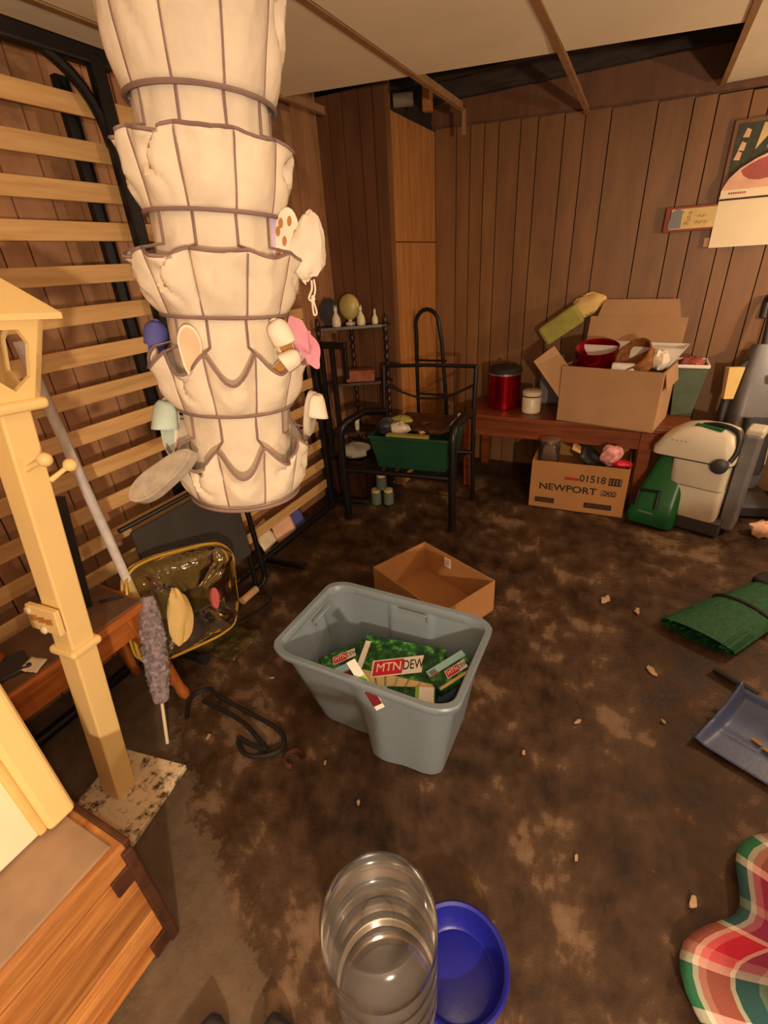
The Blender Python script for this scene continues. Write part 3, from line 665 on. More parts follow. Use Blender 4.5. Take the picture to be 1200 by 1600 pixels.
for sgn, m in ((0.018, 1.0), (-0.018, 0.985)):
    L = []
    for q in range(56):
        a = q*2*PI/56; e = 0.42
        L.append((math.copysign(abs(math.cos(a))**e, math.cos(a))*HW*m*(1.01+0.05*nz(q*.13, 3)), math.copysign(abs(math.sin(a))**e, math.sin(a))*HH*m*1.01, sgn+0.022*nz(q*.2, sgn*3)))
    G(TB).tube(L, 0.0055, 6, True).build('piping', 'piping', vb, True)
def cblob(u, v):
    a = u*2*PI; p = v*PI; q = 1+0.35*nz(math.cos(a)*1.5+3, math.sin(a)*1.5, v*3)
    return (-0.085+0.050*math.sin(p)*math.cos(a)*q, -0.03+0.105*math.cos(p)*q, 0.075+0.028*math.sin(p)*math.sin(a)*q)
tag(G(TB).grid(cblob, 24, 16, True).build('folded_cloth', 'creamcloth', smooth=True), 'cream bundled cloth resting against the amber vinyl bag', 'cloth')
tag(G(TB).prism([(0.018*math.cos(q*PI/8)+.075, 0.045*math.sin(q*PI/8)*(1 if q < 8 else 1.0)-.01) for q in range(16)], 0.012, TR((0, 0, 0.082))).build('pink_brush', 'hotpink', smooth=True), 'small faded pink brush lying against the amber bag', 'brush')
g = G(); g.grid(lambda u, v: (-1.56+0.22*u, 0.98+0.20*v+0.04*u, 0.010+0.035*abs(nz(u*3, v*3, 4))), 14, 12)
tag(g.build('bag_flap', 'amber', smooth=True, solid=0.002), 'loose sheet of amber vinyl spread on the floor below the bag', 'plastic sheet')

# folded black chair leaning on the frame
fc = thing('folding_chair', (-1.60, 1.22, 0), 'folded black chair with dark grey seat leaning on the bed frame below the carousel', 'chair')
g = G(); L = [(-1.645, 1.545, 0.72), (-1.62, 1.555, 0.40), (-1.588, 1.545, 0.10)]+[(-1.585, 1.50+0.045*math.cos(t), 0.055-0.04*math.sin(t)) for t in (0.2, .7, 1.2, 1.57)]+[(-1.582, 1.44, 0.016), (-1.58, 1.36, 0.016)]
g.tube(L, 0.0135, 10); g.build('front_tube', 'black', fc, True)
G().tube([(-1.581, 1.46, 0.022), (-1.58, 1.35, 0.022)], 0.020, 10).build('rubber_foot', 'rubber', fc, True)
G().tube([(-1.660, 1.50, 0.74), (-1.640, 1.51, 0.40), (-1.615, 1.50, 0.08), (-1.612, 1.49, 0.02)], 0.0125, 10).build('rear_tube', 'black', fc, True)
G().tube([(-1.645, 0.86, 0.86), (-1.62, 0.885, 0.42), (-1.60, 0.895, 0.02)], 0.013, 10).build('front_tube', 'black', fc, True)
G().rbox((0, 0, 0), (0.55, 0.42, 0.022), 0.010, T=basis((-1.625, 1.23, 0.42), (0, 1, 0), (-0.08, 0, 1))).build('seat', 'darkgrey', fc)
G().tube([(-1.645, 0.92, 0.655), (-1.645, 1.52, 0.655)], 0.010, 8).build('cross_tube', 'black', fc, True)
# thin loop of wire on the floor by the chair
g = G(); g.tube(spline([(-1.55, 1.42, 0.006), (-1.50, 1.45, 0.006), (-1.455, 1.42, 0.006), (-1.46, 1.33, 0.006), (-1.50, 1.22, 0.006), (-1.55, 1.17, 0.006), (-1.62, 1.17, 0.006)]), 0.004, 6)
tag(g.build('thin_cable', 'blackp', smooth=True), 'thin black cable curling over the floor by the folded chair', 'cable')
# black corded loop on the floor
g = G()
g.tube(spline([(-1.30, 0.72, 0.012), (-1.36, 0.80, 0.012), (-1.33, 0.86, 0.014), (-1.26, 0.85, 0.014), (-1.12, 0.84, 0.012), (-0.98, 0.83, 0.012), (-0.91, 0.81, 0.012), (-0.885, 0.775, 0.012), (-0.90, 0.74, 0.012), (-0.95, 0.705, 0.012), (-1.0, 0.70, 0.012), (-1.05, 0.725, 0.012)]), 0.0085, 8)
g.tube(spline([(-1.29, 0.80, 0.026), (-1.20, 0.80, 0.024), (-1.08, 0.79, 0.022), (-0.98, 0.76, 0.02), (-0.93, 0.74, 0.022), (-0.99, 0.735, 0.014), (-1.06, 0.74, 0.012)]), 0.0085, 8)
tag(g.build('coiled_cable', 'blackp', smooth=True), 'thick black cord looped on the floor left of the grey tote', 'cord')
tag(G().tube(arc((-0.825, 0.755, 0.012), 0.030, 0.6, 5.2, 14, 0, 1), 0.010, 8).build('rubber_ring', 'rust', smooth=True), 'small broken dark ring on the floor by the black cord', 'ring')
# white papers behind the slats at the foot of the frame
for i, (x, y, rz, m) in enumerate(((-1.80, 1.82, .2, 'paper'), (-1.79, 1.98, -.3, 'peach'), (-1.80, 2.12, .1, 'periwinkle'))):
    g = G(TR((x, y, 0.10-0.02*i), 0, 1.15, rz)); g.grid(lambda u, v: (0.16*(u-.5), 0.15*(v-.5), 0.012*nz(u*3+i, v*3)), 9, 9)
    tag(g.build('magazine', m, smooth=True, solid=0.006), ['white crumpled magazine behind the lowest slats', 'pinkish crumpled magazine behind the lowest slats', 'blue printed leaflet behind the far end of the slats'][i], 'magazine', 'papers behind the slats')

# ================================================================== GREY TOTE
tt = thing('storage_tote', (-0.60, 1.06, 0), 'open grey plastic tote with a cracked front side holding soda cartons', 'tote')
def rrect(hx, hy, r, n=10):
    out = []
    for (sx, sy, a0) in ((1, -1, -PI/2), (1, 1, 0), (-1, 1, PI/2), (-1, -1, PI)):
        for q in range(n): a = a0+PI/2*q/(n-1); out.append((sx*(hx-r)+r*math.cos(a), sy*(hy-r)+r*math.sin(a)))
    d = []; N = len(out)
    for i in range(N):
        a, b = out[i], out[(i+1) % N]; L = math.hypot(b[0]-a[0], b[1]-a[1]); m = max(1, int(L/0.018))
        for q in range(m): d.append((a[0]+(b[0]-a[0])*q/m, a[1]+(b[1]-a[1])*q/m))
    return d
TX, TY, TZ = -0.600, 1.045, 0.405
base = rrect(1, 1, 0.27, 9)
def sm(t): t = max(0, min(1, t)); return t*t*(3-2*t)
def tote_pt(p, z, off=0.0):
    f = z/TZ; hx = 0.252+0.056*f+off; hy = 0.150+0.046*f+off; sgx = p[0]*hx; sgy = p[1]*hy; r = 0.07
    # rounded rectangle with metric corner radius
    ax_, ay_ = hx-r, hy-r
    x = p[0]*hx; y_ = p[1]*hy
    if p[1] < -0.2:       # pushed-in front left half with a ridge at the crack
        k = sm((0.02-x)/0.06)*sm((-p[1]-0.2)/0.6)
        y_ += 0.055*k*max(0.0, 1-f)
        y_ -= 0.012*math.exp(-((x-0.06)/0.05)**2)*sm((-p[1]-.2)/.6)*max(0.0, 1-f)
    # shallow handle recess on the far wall and the left wall
    if p[1] > 0.8: y_ -= 0.012*sm((0.10-abs(x-0.02))/0.03)*sm((f-0.45)/0.1)*sm((0.92-f)/0.06)
    if p[0] < -0.8: x += 0.012*sm((0.07-abs(y_-.02))/0.03)*sm((f-0.4)/0.1)*sm((0.9-f)/0.06)
    return (TX+x, TY+y_, z)
N = len(base); vs = []; fs = []
levels = [(0.0, 0.0), (0.03, 0), (0.07, 0), (0.12, 0), (0.18, 0), (0.23, 0), (0.27, 0), (0.31, 0), (0.35, 0), (0.375, 0)]
outer = [[tote_pt(p, z) for p in base] for z, _ in levels]
inner = [[tote_pt(p, z+0.004, -0.004) for p in base] for z, _ in levels[::-1]]
allr = outer+inner
for ring in allr: vs += ring
for j in range(len(allr)-1):
    for i in range(N): fs.append((j*N+i, j*N+(i+1) % N, (j+1)*N+(i+1) % N, (j+1)*N+i))
fs.append(tuple(range(N))[::-1]); fs.append(tuple((len(allr)-1)*N+i for i in range(N)))
G().add(vs, fs).build('tub', 'tote', tt, True)
L1 = [[tote_pt(p, z, o) for p in base] for z, o in ((0.372, -0.003), (0.372, 0.014), (0.380, 0.018), (0.400, 0.018), (0.406, 0.014), (0.404, -0.002), (0.396, -0.006), (0.376, -0.006), (0.372, -0.003))]
vs = []; fs = []
for ring in L1: vs += ring
for j in range(len(L1)-1):
    for i in range(N): fs.append((j*N+i, j*N+(i+1) % N, (j+1)*N+(i+1) % N, (j+1)*N+i))
G().add(vs, fs).build('rim', 'tote', tt, True)
G().tube([(TX-0.262, TY-0.01, 0.345), (TX-0.270, TY-0.02, 0.375), (TX-0.270, TY+0.09, 0.375)], 0.004, 6).build('handle_ridge', 'tote', tt, True)
G().tube([(TX-0.02, TY+0.168, 0.378), (TX+0.09, TY+0.168, 0.378), (TX+0.092, TY+0.164, 0.350)], 0.004, 6).build('handle_ridge', 'tote', tt, True)
# soda cartons
CT = 0.0008
def carton(T, d, label, prints):
    r = thing('soda_carton', T.translation, label, 'carton', 'soda cartons in the grey tote')
    G(T).rbox((0, 0, d[2]/2), d, 0.004).build('carton_box', 'leaf', r)
    zt = d[2]+0.0002
    for (x, y, w_, h, m, rz) in prints: G(T).box((x, y, zt+CT/2), (w_, h, CT), rz=rz).build('printed_panel', m, r)
    return r, zt
def logo(r, T, zt, x, y, s, rz):
    L = T @ TR((x, y, zt+0.0012), 0, 0, rz)
    G(L).prism([(-1.2*s, -.42*s), (1.15*s, -.42*s), (1.35*s, .42*s), (-1.05*s, .42*s)], 0.0012).build('logo_edge', 'white', r)
    G(L).prism([(-1.12*s, -.36*s), (0.25*s, -.36*s), (0.42*s, .36*s), (-.98*s, .36*s)], 0.0012, TR((0, 0, 0.0006))).build('logo_panel', 'red', r)
    text('lettering', 'MTN', 0.62*s, L @ TR((-0.36*s, 0, 0.0024)), 'white', r, sx=0.9, shear=.2)
    text('lettering', 'DEW', 0.66*s, L @ TR((0.79*s, 0, 0.0018)), 'ink', r, sx=0.66, shear=.2, bold=0.004*s)
T1 = basis((-0.555, 1.055, 0.225), (1.0, 0.14, 0.0), (-0.14, 0.94, 0.26))
r, zt = carton(T1, (0.30, 0.215, 0.05), 'large green soda carton lying across the middle of the tote', [(0.0, -0.055, 0.28, 0.05, 'tan', 0)]+[(q*0.035-0.06, -0.055, 0.008, 0.052, 'lime' if q % 2 else 'white', 0.5-0.25*q) for q in range(5)]+[(-0.13, 0.0, 0.02, 0.16, 'white', 0)])
logo(r, T1, zt, -0.005, 0.004, 0.074, 0.34)
T2 = basis((-0.738, 1.045, 0.205), (0.62, 0.72, 0.1), (-0.72, 0.62, 0.22))
r, zt = carton(T2, (0.21, 0.11, 0.05), 'green and pale blue soda carton at the left end of the tote', [(0.0, -0.025, 0.205, 0.030, 'sky', 0), (0.0, -0.045, 0.205, 0.018, 'maroon', 0), (0.085, 0.0, 0.028, 0.10, 'white', 0), (0.085, 0.03, 0.026, 0.024, 'red', 0)])
logo(r, T2, zt, -0.02, 0.018, 0.036, 0)
T3 = basis((-0.376, 1.092, 0.262), (0.55, 0.80, 0.14), (-0.80, 0.55, 0.16))
r, zt = carton(T3, (0.15, 0.085, 0.04), 'pale blue soda carton leaning at the right end of the tote', [(0.0, 0.028, 0.145, 0.024, 'sky', 0), (-0.055, 0.024, 0.026, 0.022, 'red', 0), (0, -.036, 0.14, 0.010, 'tan', 0)])
logo(r, T3, zt, 0.012, -0.008, 0.034, 0)
T4 = basis((-0.475, 0.945, 0.235), (0.93, 0.32, 0.05), (-0.32, 0.92, 0.12))
r, zt = carton(T4, (0.19, 0.085, 0.04), 'small green soda carton with a white end at the front of the tote', [(0.065, 0.0, 0.05, 0.08, 'white', 0), (0.036, 0.0, 0.012, 0.08, 'lime', 0), (-0.075, 0.0, 0.03, 0.08, 'sky', 0.1)])
# torn white carton poking out through the crack
tc_ = thing('torn_carton', (-0.56, 0.86, 0.38), 'torn white and red carton flap poking out over the cracked tote front', 'carton')
T5 = basis((-0.585, 0.862, 0.400), (0.62, -0.15, -0.75), (0.75, 0.25, 0.5))
G(T5).rbox((0.03, 0, 0), (0.17, 0.032, 0.004), 0.001).build('flap', 'white', tc_)
G(T5).box((0.012, 0, 0.0026), (0.022, 0.032, 0.0012)).build('printed_panel', 'lime', tc_)
G(T5).box((0.075, 0, 0.0026), (0.052, 0.032, 0.0012)).build('printed_panel', 'maroon', tc_)

# open cardboard box on the floor behind the tote
def openbox(name, label, T, d, th, mat, inner=None):
    r = thing(name, T.translation, label, 'box'); x, y, z = d
    G(T).box((0, 0, th/2), (x, y, th)).build('box_bottom', mat, r)
    for sx in (-1, 1): G(T).box((sx*(x/2-th/2), 0, z/2), (th, y, z)).build('box_side', mat, r)
    for sy in (-1, 1): G(T).box((0, sy*(y/2-th/2), z/2), (x-2*th, th, z)).build('box_side', mat, r)
    return r
bT = TR((-0.695, 1.725, 0.002), 0, 0, -0.435)
ob = openbox('open_box', 'small open brown cardboard box on the floor behind the grey tote', bT, (0.475, 0.345, 0.175), 0.005, 'card')
G(bT).box((-0.06, 0.1655, 0.130), (0.045, 0.001, 0.055), TR((0, 0, 0), 0, 0, 0)).build('sticker', 'white', ob)
for q in range(3): G(bT).box((-0.062+0.004*q, 0.1648, 0.118+0.012*q), (0.024, 0.0006, 0.002)).build('sticker_print', 'ink', ob)

# ================================================================== PET WATERER
wt = thing('pet_waterer', (-0.19, 0.40, 0), 'blue pet water bowl with a tall upturned clear plastic jug', 'waterer')
bc, jc = (-0.140, 0.462, 0.0), (-0.243, 0.327, 0.0)
G().lathe([(0.098, 0.0), (0.106, 0.008), (0.112, 0.070), (0.117, 0.076), (0.118, 0.082), (0.113, 0.086), (0.106, 0.082), (0.101, 0.045), (0.090, 0.020), (0.084, 0.016), (0.080, 0.018), (0.0, 0.018)], bc, 56).build('bowl', 'bluebowl', wt, True)
G().lathe([(0.080, 0.0), (0.086, 0.01), (0.092, 0.062), (0.094, 0.13), (0.088, 0.136), (0.0, 0.137)], jc, 40).build('added_jug_seat', 'vacdark', wt, True)  # added dark seat, gives the clear jug its dark interior
prf = [(0.086, 0.138), (0.099, 0.142), (0.101, 0.165), (0.101, 0.195), (0.096, 0.203), (0.096, 0.211), (0.101, 0.220), (0.101, 0.262), (0.096, 0.270), (0.096, 0.278), (0.101, 0.287), (0.102, 0.329), (0.097, 0.337), (0.097, 0.345), (0.102, 0.354), (0.103, 0.396), (0.098, 0.404), (0.098, 0.412), (0.104, 0.422), (0.105, 0.465), (0.103, 0.490), (0.096, 0.508), (0.084, 0.516), (0.072, 0.513), (0.060, 0.500), (0.040, 0.490), (0.030, 0.492), (0.026, 0.497), (0.0, 0.500)]
j = G().lathe(prf, jc, 64).build('jug', 'jug', wt, True)
j['label'] = 'clear ribbed plastic jug'

# ================================================================== BLACK PATIO CHAIR WITH GREEN TUB
pc = thing('patio_chair', (-1.18, 2.65, 0), 'black tubular metal armchair with a green tub on its seat', 'chair')
def chair_side(x, yf, dx):
    # front leg runs up, bends into the arm, and reaches the back post
    L = [(x, yf, 0.0), (x, yf-0.005, 0.35), (x, yf, 0.58)]+[(x+dx*.1*q, yf+0.06-0.06*math.cos(q*PI/8), 0.58+0.075*math.sin(q*PI/8)) for q in range(1, 5)]+[(x+dx*.5, yf+0.22, 0.665), (x+dx, yf+0.41, 0.62)]
    G().tube(L, 0.024, 12).build('front_leg_and_arm', 'black', pc, True)
    G().tube([(x+dx, yf+0.46, 0.0), (x+dx, yf+0.42, 0.36), (x+dx, yf+0.42, 0.62), (x+dx, yf+0.45, 0.91)], 0.014, 10).build('rear_leg', 'black', pc, True)
chair_side(-1.535, 2.35, 0.095); chair_side(-0.84, 2.43, -0.01)
G().tube([(-1.53, 2.36, 0.345), (-1.18, 2.40, 0.345), (-0.84, 2.44, 0.345)], 0.018, 8).build('seat_rail', 'black', pc, True)
G().tube([(-1.44, 2.77, 0.36), (-0.85, 2.85, 0.36)], 0.016, 8).build('seat_rail', 'black', pc, True)
for k in range(7):
    x = -1.42+k*0.085; G().box((x, 2.585+0.01*k, 0.352), (0.05, 0.40, 0.008)).build('seat_slat', 'black', pc)
G().tube([(-1.44, 2.80, 0.905), (-1.15, 2.85, 0.91), (-0.85, 2.88, 0.905)], 0.012, 8).build('back_rail', 'black', pc, True)
G().tube([(-1.44, 2.785, 0.80)]+[(-1.44+0.59*t, 2.79+0.08*t, 0.80-0.10*math.sin(PI*t)) for t in (.2, .4, .6, .8)]+[(-0.85, 2.87, 0.80)], 0.008, 8).build('back_rail', 'black', pc, True)

gt = thing('green_tub', (-1.13, 2.62, 0.36), 'dark green plastic tub piled with odds and ends on the black chair', 'tub')
GT = TR((-1.135, 2.630, 0.358), 0, 0, 0.10)
def frus(g, hx0, hy0, hx1, hy1, z0, z1, th):
    o0 = [(-hx0, -hy0, z0), (hx0, -hy0, z0), (hx0, hy0, z0), (-hx0, hy0, z0)]; o1 = [(-hx1, -hy1, z1), (hx1, -hy1, z1), (hx1, hy1, z1), (-hx1, hy1, z1)]
    i1 = [(p[0]-math.copysign(th, p[0]), p[1]-math.copysign(th, p[1]), z1) for p in o1]; i0 = [(p[0]-math.copysign(th, p[0]), p[1]-math.copysign(th, p[1]), z0+th) for p in o0]
    vs = o0+o1+i1+i0; fs = [(0, 3, 2, 1), (12, 13, 14, 15)]
    for a in (0, 4, 8):
        for k in range(4): fs.append((a+k, a+(k+1) % 4, a+4+(k+1) % 4, a+4+k))
    return g.add(vs, fs)
g = frus(G(GT), 0.215, 0.165, 0.255, 0.195, 0, 0.205, 0.005); g.build('tub_body', 'green_tub', gt)
g = G(GT)
for (c, d) in (((0, -0.198, 0.205), (0.53, 0.016, 0.018)), ((0, 0.198, 0.205), (0.53, 0.016, 0.018)), ((0.257, 0, 0.205), (0.016, 0.40, 0.018)), ((-0.257, 0, 0.205), (0.016, 0.40, 0.018))): g.rbox(c, d, 0.004)
g.build('tub_rim', 'green_tub', gt)
def heap(name, T, r3, mat, label, cat, seed, group='junk in the green tub'):
    def fn(u, v):
        a = u*2*PI; p = v*PI; q = 1+0.35*nz(math.cos(a)*2+seed, math.sin(a)*2, v*4+seed)
        return (r3[0]*math.sin(p)*math.cos(a)*q, r3[1]*math.sin(p)*math.sin(a)*q, r3[2]*math.cos(p)*q)
    return tag(G(T).grid(fn, 18, 12, True).build(name, mat, smooth=True), label, cat, group)
tag(G(GT).rbox((0.02, 0.07, 0.235), (0.36, 0.20, 0.03), 0.004, T=TR((0, 0, 0), 0.12, -0.05, -.25)).build('wooden_tray', 'darkwood'), 'dark wooden tray on top of the junk in the green tub', 'tray', 'junk in the green tub')
tag(G(GT).rbox((0.11, -0.05, 0.225), (0.30, 0.035, 0.02), 0.003, T=TR((0.05, -.02, 0), 0, -0.12, 0.75)).build('wooden_ruler', 'slat'), 'pale wooden strip sticking over the right rim of the green tub', 'wood strip', 'junk in the green tub')
tag(G(GT).rbox((-0.02, -0.165, 0.205), (0.26, 0.05, 0.035), 0.004).build('yellow_box', 'yellowgreen'), 'yellow green flat box along the front of the green tub', 'box', 'junk in the green tub')
heap('paper_wad', GT @ TR((-0.09, -0.09, 0.235)), (0.07, 0.05, 0.035), 'greyw', 'crumpled white paper in the green tub', 'paper', 2)
heap('black_bag', GT @ TR((-0.19, -0.07, 0.235)), (0.06, 0.06, 0.05), 'vacdark', 'black plastic bundle at the left end of the green tub', 'bag', 5)
heap('dark_cloth', GT @ TR((0.08, -0.02, 0.225)), (0.12, 0.09, 0.035), 'rust', 'brown crumpled cloth in the middle of the green tub', 'cloth', 8)
heap('yellow_rag', GT @ TR((-0.12, 0.03, 0.245)), (0.08, 0.05, 0.03), 'yellowgreen', 'dull yellow rag behind the white paper in the green tub', 'cloth', 12)
tag(G(GT).lathe([(0.010, 0), (0.012, 0.01), (0.012, 0.075), (0.006, 0.082), (0, 0.083)], (0.235, 0.10, 0.205), 12).build('white_tube', 'white', smooth=True), 'small white tube standing at the right end of the green tub', 'tube', 'junk in the green tub')
# jars crate on the floor left of the tub
cr = thing('basket', (-1.62, 2.72, 0), 'low wicker basket of white jars on the floor left of the black chair', 'basket')
g = frus(G(TR((-1.655, 2.69, 0.01), 0, 0, 0.1)), 0.11, 0.11, 0.125, 0.125, 0, 0.30, 0.008); g.build('basket_body', 'darkwood', cr)
heap('bag_of_rags', TR((-1.655, 2.69, 0.345), 0, 0, .2), (0.10, 0.10, 0.05), 'greyfelt', 'grey rags heaped on the wicker basket', 'cloth', 21, None)
for q, (x, y, z) in enumerate(((-1.455, 2.60, 0.0), (-1.375, 2.63, 0.0), (-1.415, 2.615, 0.1135))):
    r = thing('glass_jar', (x, y, z), ['pale jar on the floor beside the wicker basket, nearer the bed frame', 'pale jar on the floor beside the wicker basket, nearer the green tub', 'pale jar stacked on the two floor jars by the basket'][q], 'jar', 'jars by the basket')
    G().lathe([(0.030, 0), (0.036, 0.006), (0.036, 0.085), (0.028, 0.095)], (x, y, z), 16).build('jar_body', 'turquoise', r, True)
    G().lathe([(0.031, 0.095), (0.031, 0.112), (0.0, 0.113)], (x, y, z), 16).build('lid', 'parchment', r, True)

# ================================================================== SPINDLE SHELF IN THE CORNER
et = thing('spindle_shelf', (-1.63, 2.78, 0), 'dark wooden corner shelf with turned spindle posts', 'shelf')
def spindle(x, y, z0, z1, name='post'):
    pr = []; n = max(2, int((z1-z0)/0.055)); h = (z1-z0)/n
    for q in range(n):
        z = z0+q*h; pr += [(0.008, z), (0.014, z+h*.2), (0.016, z+h*.5), (0.014, z+h*.8)]
    pr += [(0.008, z1), (0.0, z1+0.012)]
    return G().lathe(pr, (x, y, 0), 10).build(name, 'darkwood', et, True)
for (x, y) in ((-1.458, 2.89), (-1.835, 2.68), (-1.72, 2.905)): spindle(x, y, 0.0, 1.20)
for z in (0.44, 0.70, 1.135):
    vs = [(-1.445, 2.885), (-1.465, 2.855), (-1.80, 2.66), (-1.85, 2.67), (-1.86, 2.935), (-1.445, 2.935)]
    G().prism(vs, 0.016, TR((0, 0, z if z != .70 else 0.78))).build('shelf_board', 'darkwood', et)
zs_ = 1.152
r = thing('disc_shadow', (-1.79, 2.78, zs_), 'dark oval standing in for the cast shadow of the yellow disc at the left end of the top shelf', 'plate', 'ornaments on the top shelf')
T = basis((-1.80, 2.78, zs_+0.083), (0.75, 0.55, 0), (0, 0, 1)); G(T).lathe([(0, 0), (0.045, 0.002), (0.062, 0.008), (0.064, 0.012), (0.05, 0.008), (0, 0.006)], seg=24, T=Matrix.Scale(1.28, 4, (0, 1, 0))).build('shadow_oval', 'plate', r, True)  # solid dark oval put in as the yellow disc's cast shadow
r = thing('moon_ornament', (-1.69, 2.85, zs_), 'round pale yellow disc ornament on a small base on the top shelf', 'ornament', 'ornaments on the top shelf')
G().ball((-1.69, 2.85, zs_+0.105), (0.072, 0.045, 0.078), 22).build('disc', 'yellowcer', r, True)
G().lathe([(0.032, 0), (0.032, 0.012), (0.012, 0.02), (0.014, 0.032)], (-1.69, 2.85, zs_), 16).build('foot', 'ceramic', r, True)
for q, (x, y, s, lb) in enumerate(((-1.735, 2.75, 1.0, 'tall white bottle-shaped ornament left of the yellow disc'), (-1.60, 2.83, 0.95, 'white animal figurine just right of the yellow disc'), (-1.525, 2.88, 0.72, 'smallest white figurine near the right shelf post'))):
    r = thing('figurine', (x, y, zs_), lb, 'figurine', 'ornaments on the top shelf')
    G().lathe([(0.026*s, 0), (0.030*s, 0.015*s), (0.026*s, 0.05*s), (0.012*s, 0.075*s), (0.010*s, 0.085*s)], (x, y, zs_), 14).build('figurine_body', 'ceramic', r, True)
    G().ball((x, y, zs_+0.097*s), (0.012*s, 0.014*s, 0.016*s), 12).build('figurine_head', 'ceramic', r, True)
    for e in (-1, 1): G().lathe([(0.005*s, 0), (0.003*s, 0.012*s), (0, 0.02*s)], (x+e*0.007*s, y, zs_+0.108*s), 6).build('figurine_ear', 'ceramic', r, True)
tag(G().rbox((-1.63, 2.82, 0.835), (0.19, 0.09, 0.075), 0.008, rz=0.45).build('trinket_box', 'reddish'), 'reddish brown trinket box on the middle shelf', 'box')
tag(G().lathe([(0.014, 0), (0.016, 0.01), (0.016, 0.075), (0.006, 0.10), (0.006, 0.125), (0, 0.126)], (-1.68, 2.80, 0.457), 12).build('cream_bottle', 'ceramic', smooth=True), 'slim cream bottle on the lowest shelf', 'bottle')
# bent tube handle of a folded cart behind the chair
lt = thing('folding_cart', (-1.29, 3.22, 0), 'folded cart with a tall bent black tube handle behind the chair', 'cart')
L = [(-1.405, 3.28, 0.02), (-1.395, 3.24, 0.6), (-1.385, 3.22, 1.05)]+[(-1.30-0.085*math.cos(t), 3.21, 1.10+0.10*math.sin(t)) for t in [PI*q/10 for q in range(11)]]+[(-1.20, 3.22, 1.0), (-1.175, 3.24, 0.6), (-1.165, 3.28, 0.02)]
G().tube(L, 0.0135, 10).build('handle_tube', 'black', lt, True)
for z in (0.25, 0.62, 0.86): G().tube([(-1.39, 3.245, z), (-1.175, 3.245, z)], 0.008, 8).build('cross_bar', 'black', lt, True)
for x in (-1.415, -1.155): G().lathe([(0.0, -.014), (0.06, -.014), (0.068, 0), (0.06, .014), (0, .014)], (0, 0, 0), 18, T=TR((x, 3.29, 0.068), 0, PI/2, 0)).build('wheel', 'blackp', lt, True)

# ================================================================== BENCH AGAINST THE BACK WALL
bn = thing('wood_bench', (-0.25, 3.34, 0), 'low red brown wooden table along the back wall under the big box', 'table')
BZ = 0.535
G().rbox((-0.315, 3.355, BZ-0.016), (1.37, 0.51, 0.032), 0.006).build('tabletop', 'benchwood', bn)
G().box((-0.315, 3.125, BZ-0.085), (1.27, 0.022, 0.11)).build('apron', 'benchwood', bn)
G().box((-0.315, 3.585, BZ-0.085), (1.27, 0.022, 0.11)).build('apron', 'benchwood', bn)
for x in (-0.955, 0.145):
    G().box((x, 3.345, BZ-0.085), (0.022, 0.46, 0.11)).build('apron', 'benchwood', bn)
    for y in (3.13, 3.58): G().box((x, y, (BZ-0.032)/2), (0.06, 0.06, BZ-0.032), taper=1.15).build('leg', 'benchwood', bn)
# red tin
rt = thing('red_tin', (-0.785, 3.36, BZ), 'shiny red cylindrical tin with dark lid on the back table', 'tin')
G().lathe([(0.104, 0), (0.110, 0.005), (0.110, 0.235)], (-0.785, 3.36, BZ), 40).build('tin_body', 'redmetal', rt, True)
G().lathe([(0.113, 0.232), (0.113, 0.244)], (-0.785, 3.36, BZ), 40).build('tin_band', 'silver', rt, True)
G().lathe([(0.114, 0.244), (0.114, 0.268), (0.105, 0.278), (0.03, 0.285), (0.012, 0.288), (0.016, 0.302), (0, 0.308)], (-0.785, 3.36, BZ), 40).build('lid', 'plate', rt, True)
cj = thing('candle_jar', (-0.575, 3.27, BZ), 'squat cream jar with a dark lid beside the red tin', 'jar')
G().lathe([(0.056, 0), (0.062, 0.006), (0.064, 0.10), (0.058, 0.108)], (-0.575, 3.27, BZ), 28).build('jar_body', 'ceramic', cj, True)
G().lathe([(0.060, 0.108), (0.060, 0.118)], (-0.575, 3.27, BZ), 28).build('jar_band', 'rust', cj, True)
G().lathe([(0.064, 0.118), (0.064, 0.142), (0.05, 0.150), (0, 0.150)], (-0.575, 3.27, BZ), 28).build('lid', 'ceramic', cj, True)
tag(G().tube(arc((-0.60, 3.40, BZ+0.012), 0.06, 0, 5.5, 20, 0, 1), 0.010, 8).build('dark_ring', 'plate', smooth=True), 'dark ring lying behind the cream jar', 'ring')
# big box on the bench
xT = TR((-0.075, 3.235, BZ+0.002), 0, 0, -0.21)
bb = openbox('big_box', 'large open cardboard box with raised flaps full of household goods on the back table', xT, (0.555, 0.36, 0.34), 0.006, 'card2')
G(xT).box((0, 0, 0), (0.545, 0.006, 0.24), T=TR((0.0, 0.185, 0.34), -0.22, 0, 0) @ TR((0, 0, 0.12))).build('back_flap', 'card2', bb)
G(xT).add([(-0.24, 0, 0), (0.24, 0, 0), (0.20, 0, 0.13), (-0.22, 0, 0.13), (-0.24, 0.006, 0), (0.24, 0.006, 0), (0.20, 0.006, 0.13), (-0.22, 0.006, 0.13)],
          [(0, 1, 2, 3), (7, 6, 5, 4), (0, 4, 5, 1), (1, 5, 6, 2), (2, 6, 7, 3), (3, 7, 4, 0)], TR((0.0, 0.24, 0.55), -0.45, 0, 0)).build('back_flap_fold', 'card2', bb)
G().prism([(-0.56, 0.895), (-0.45, 0.985), (-0.352, 0.868), (-0.372, 0.66)], 0.005, Matrix(((1, 0, 0, 0), (0.12, 0.10, -1, 3.115), (0, 1, 0, 0), (0, 0, 0, 1)))).build('side_flap', 'card2', bb)
G(xT).box((0, 0, 0), (0.10, 0.30, 0.006), T=TR((0.278, 0.0, 0.34), 0, 1.35, 0) @ TR((0.05, 0, 0))).build('side_flap', 'card2', bb)
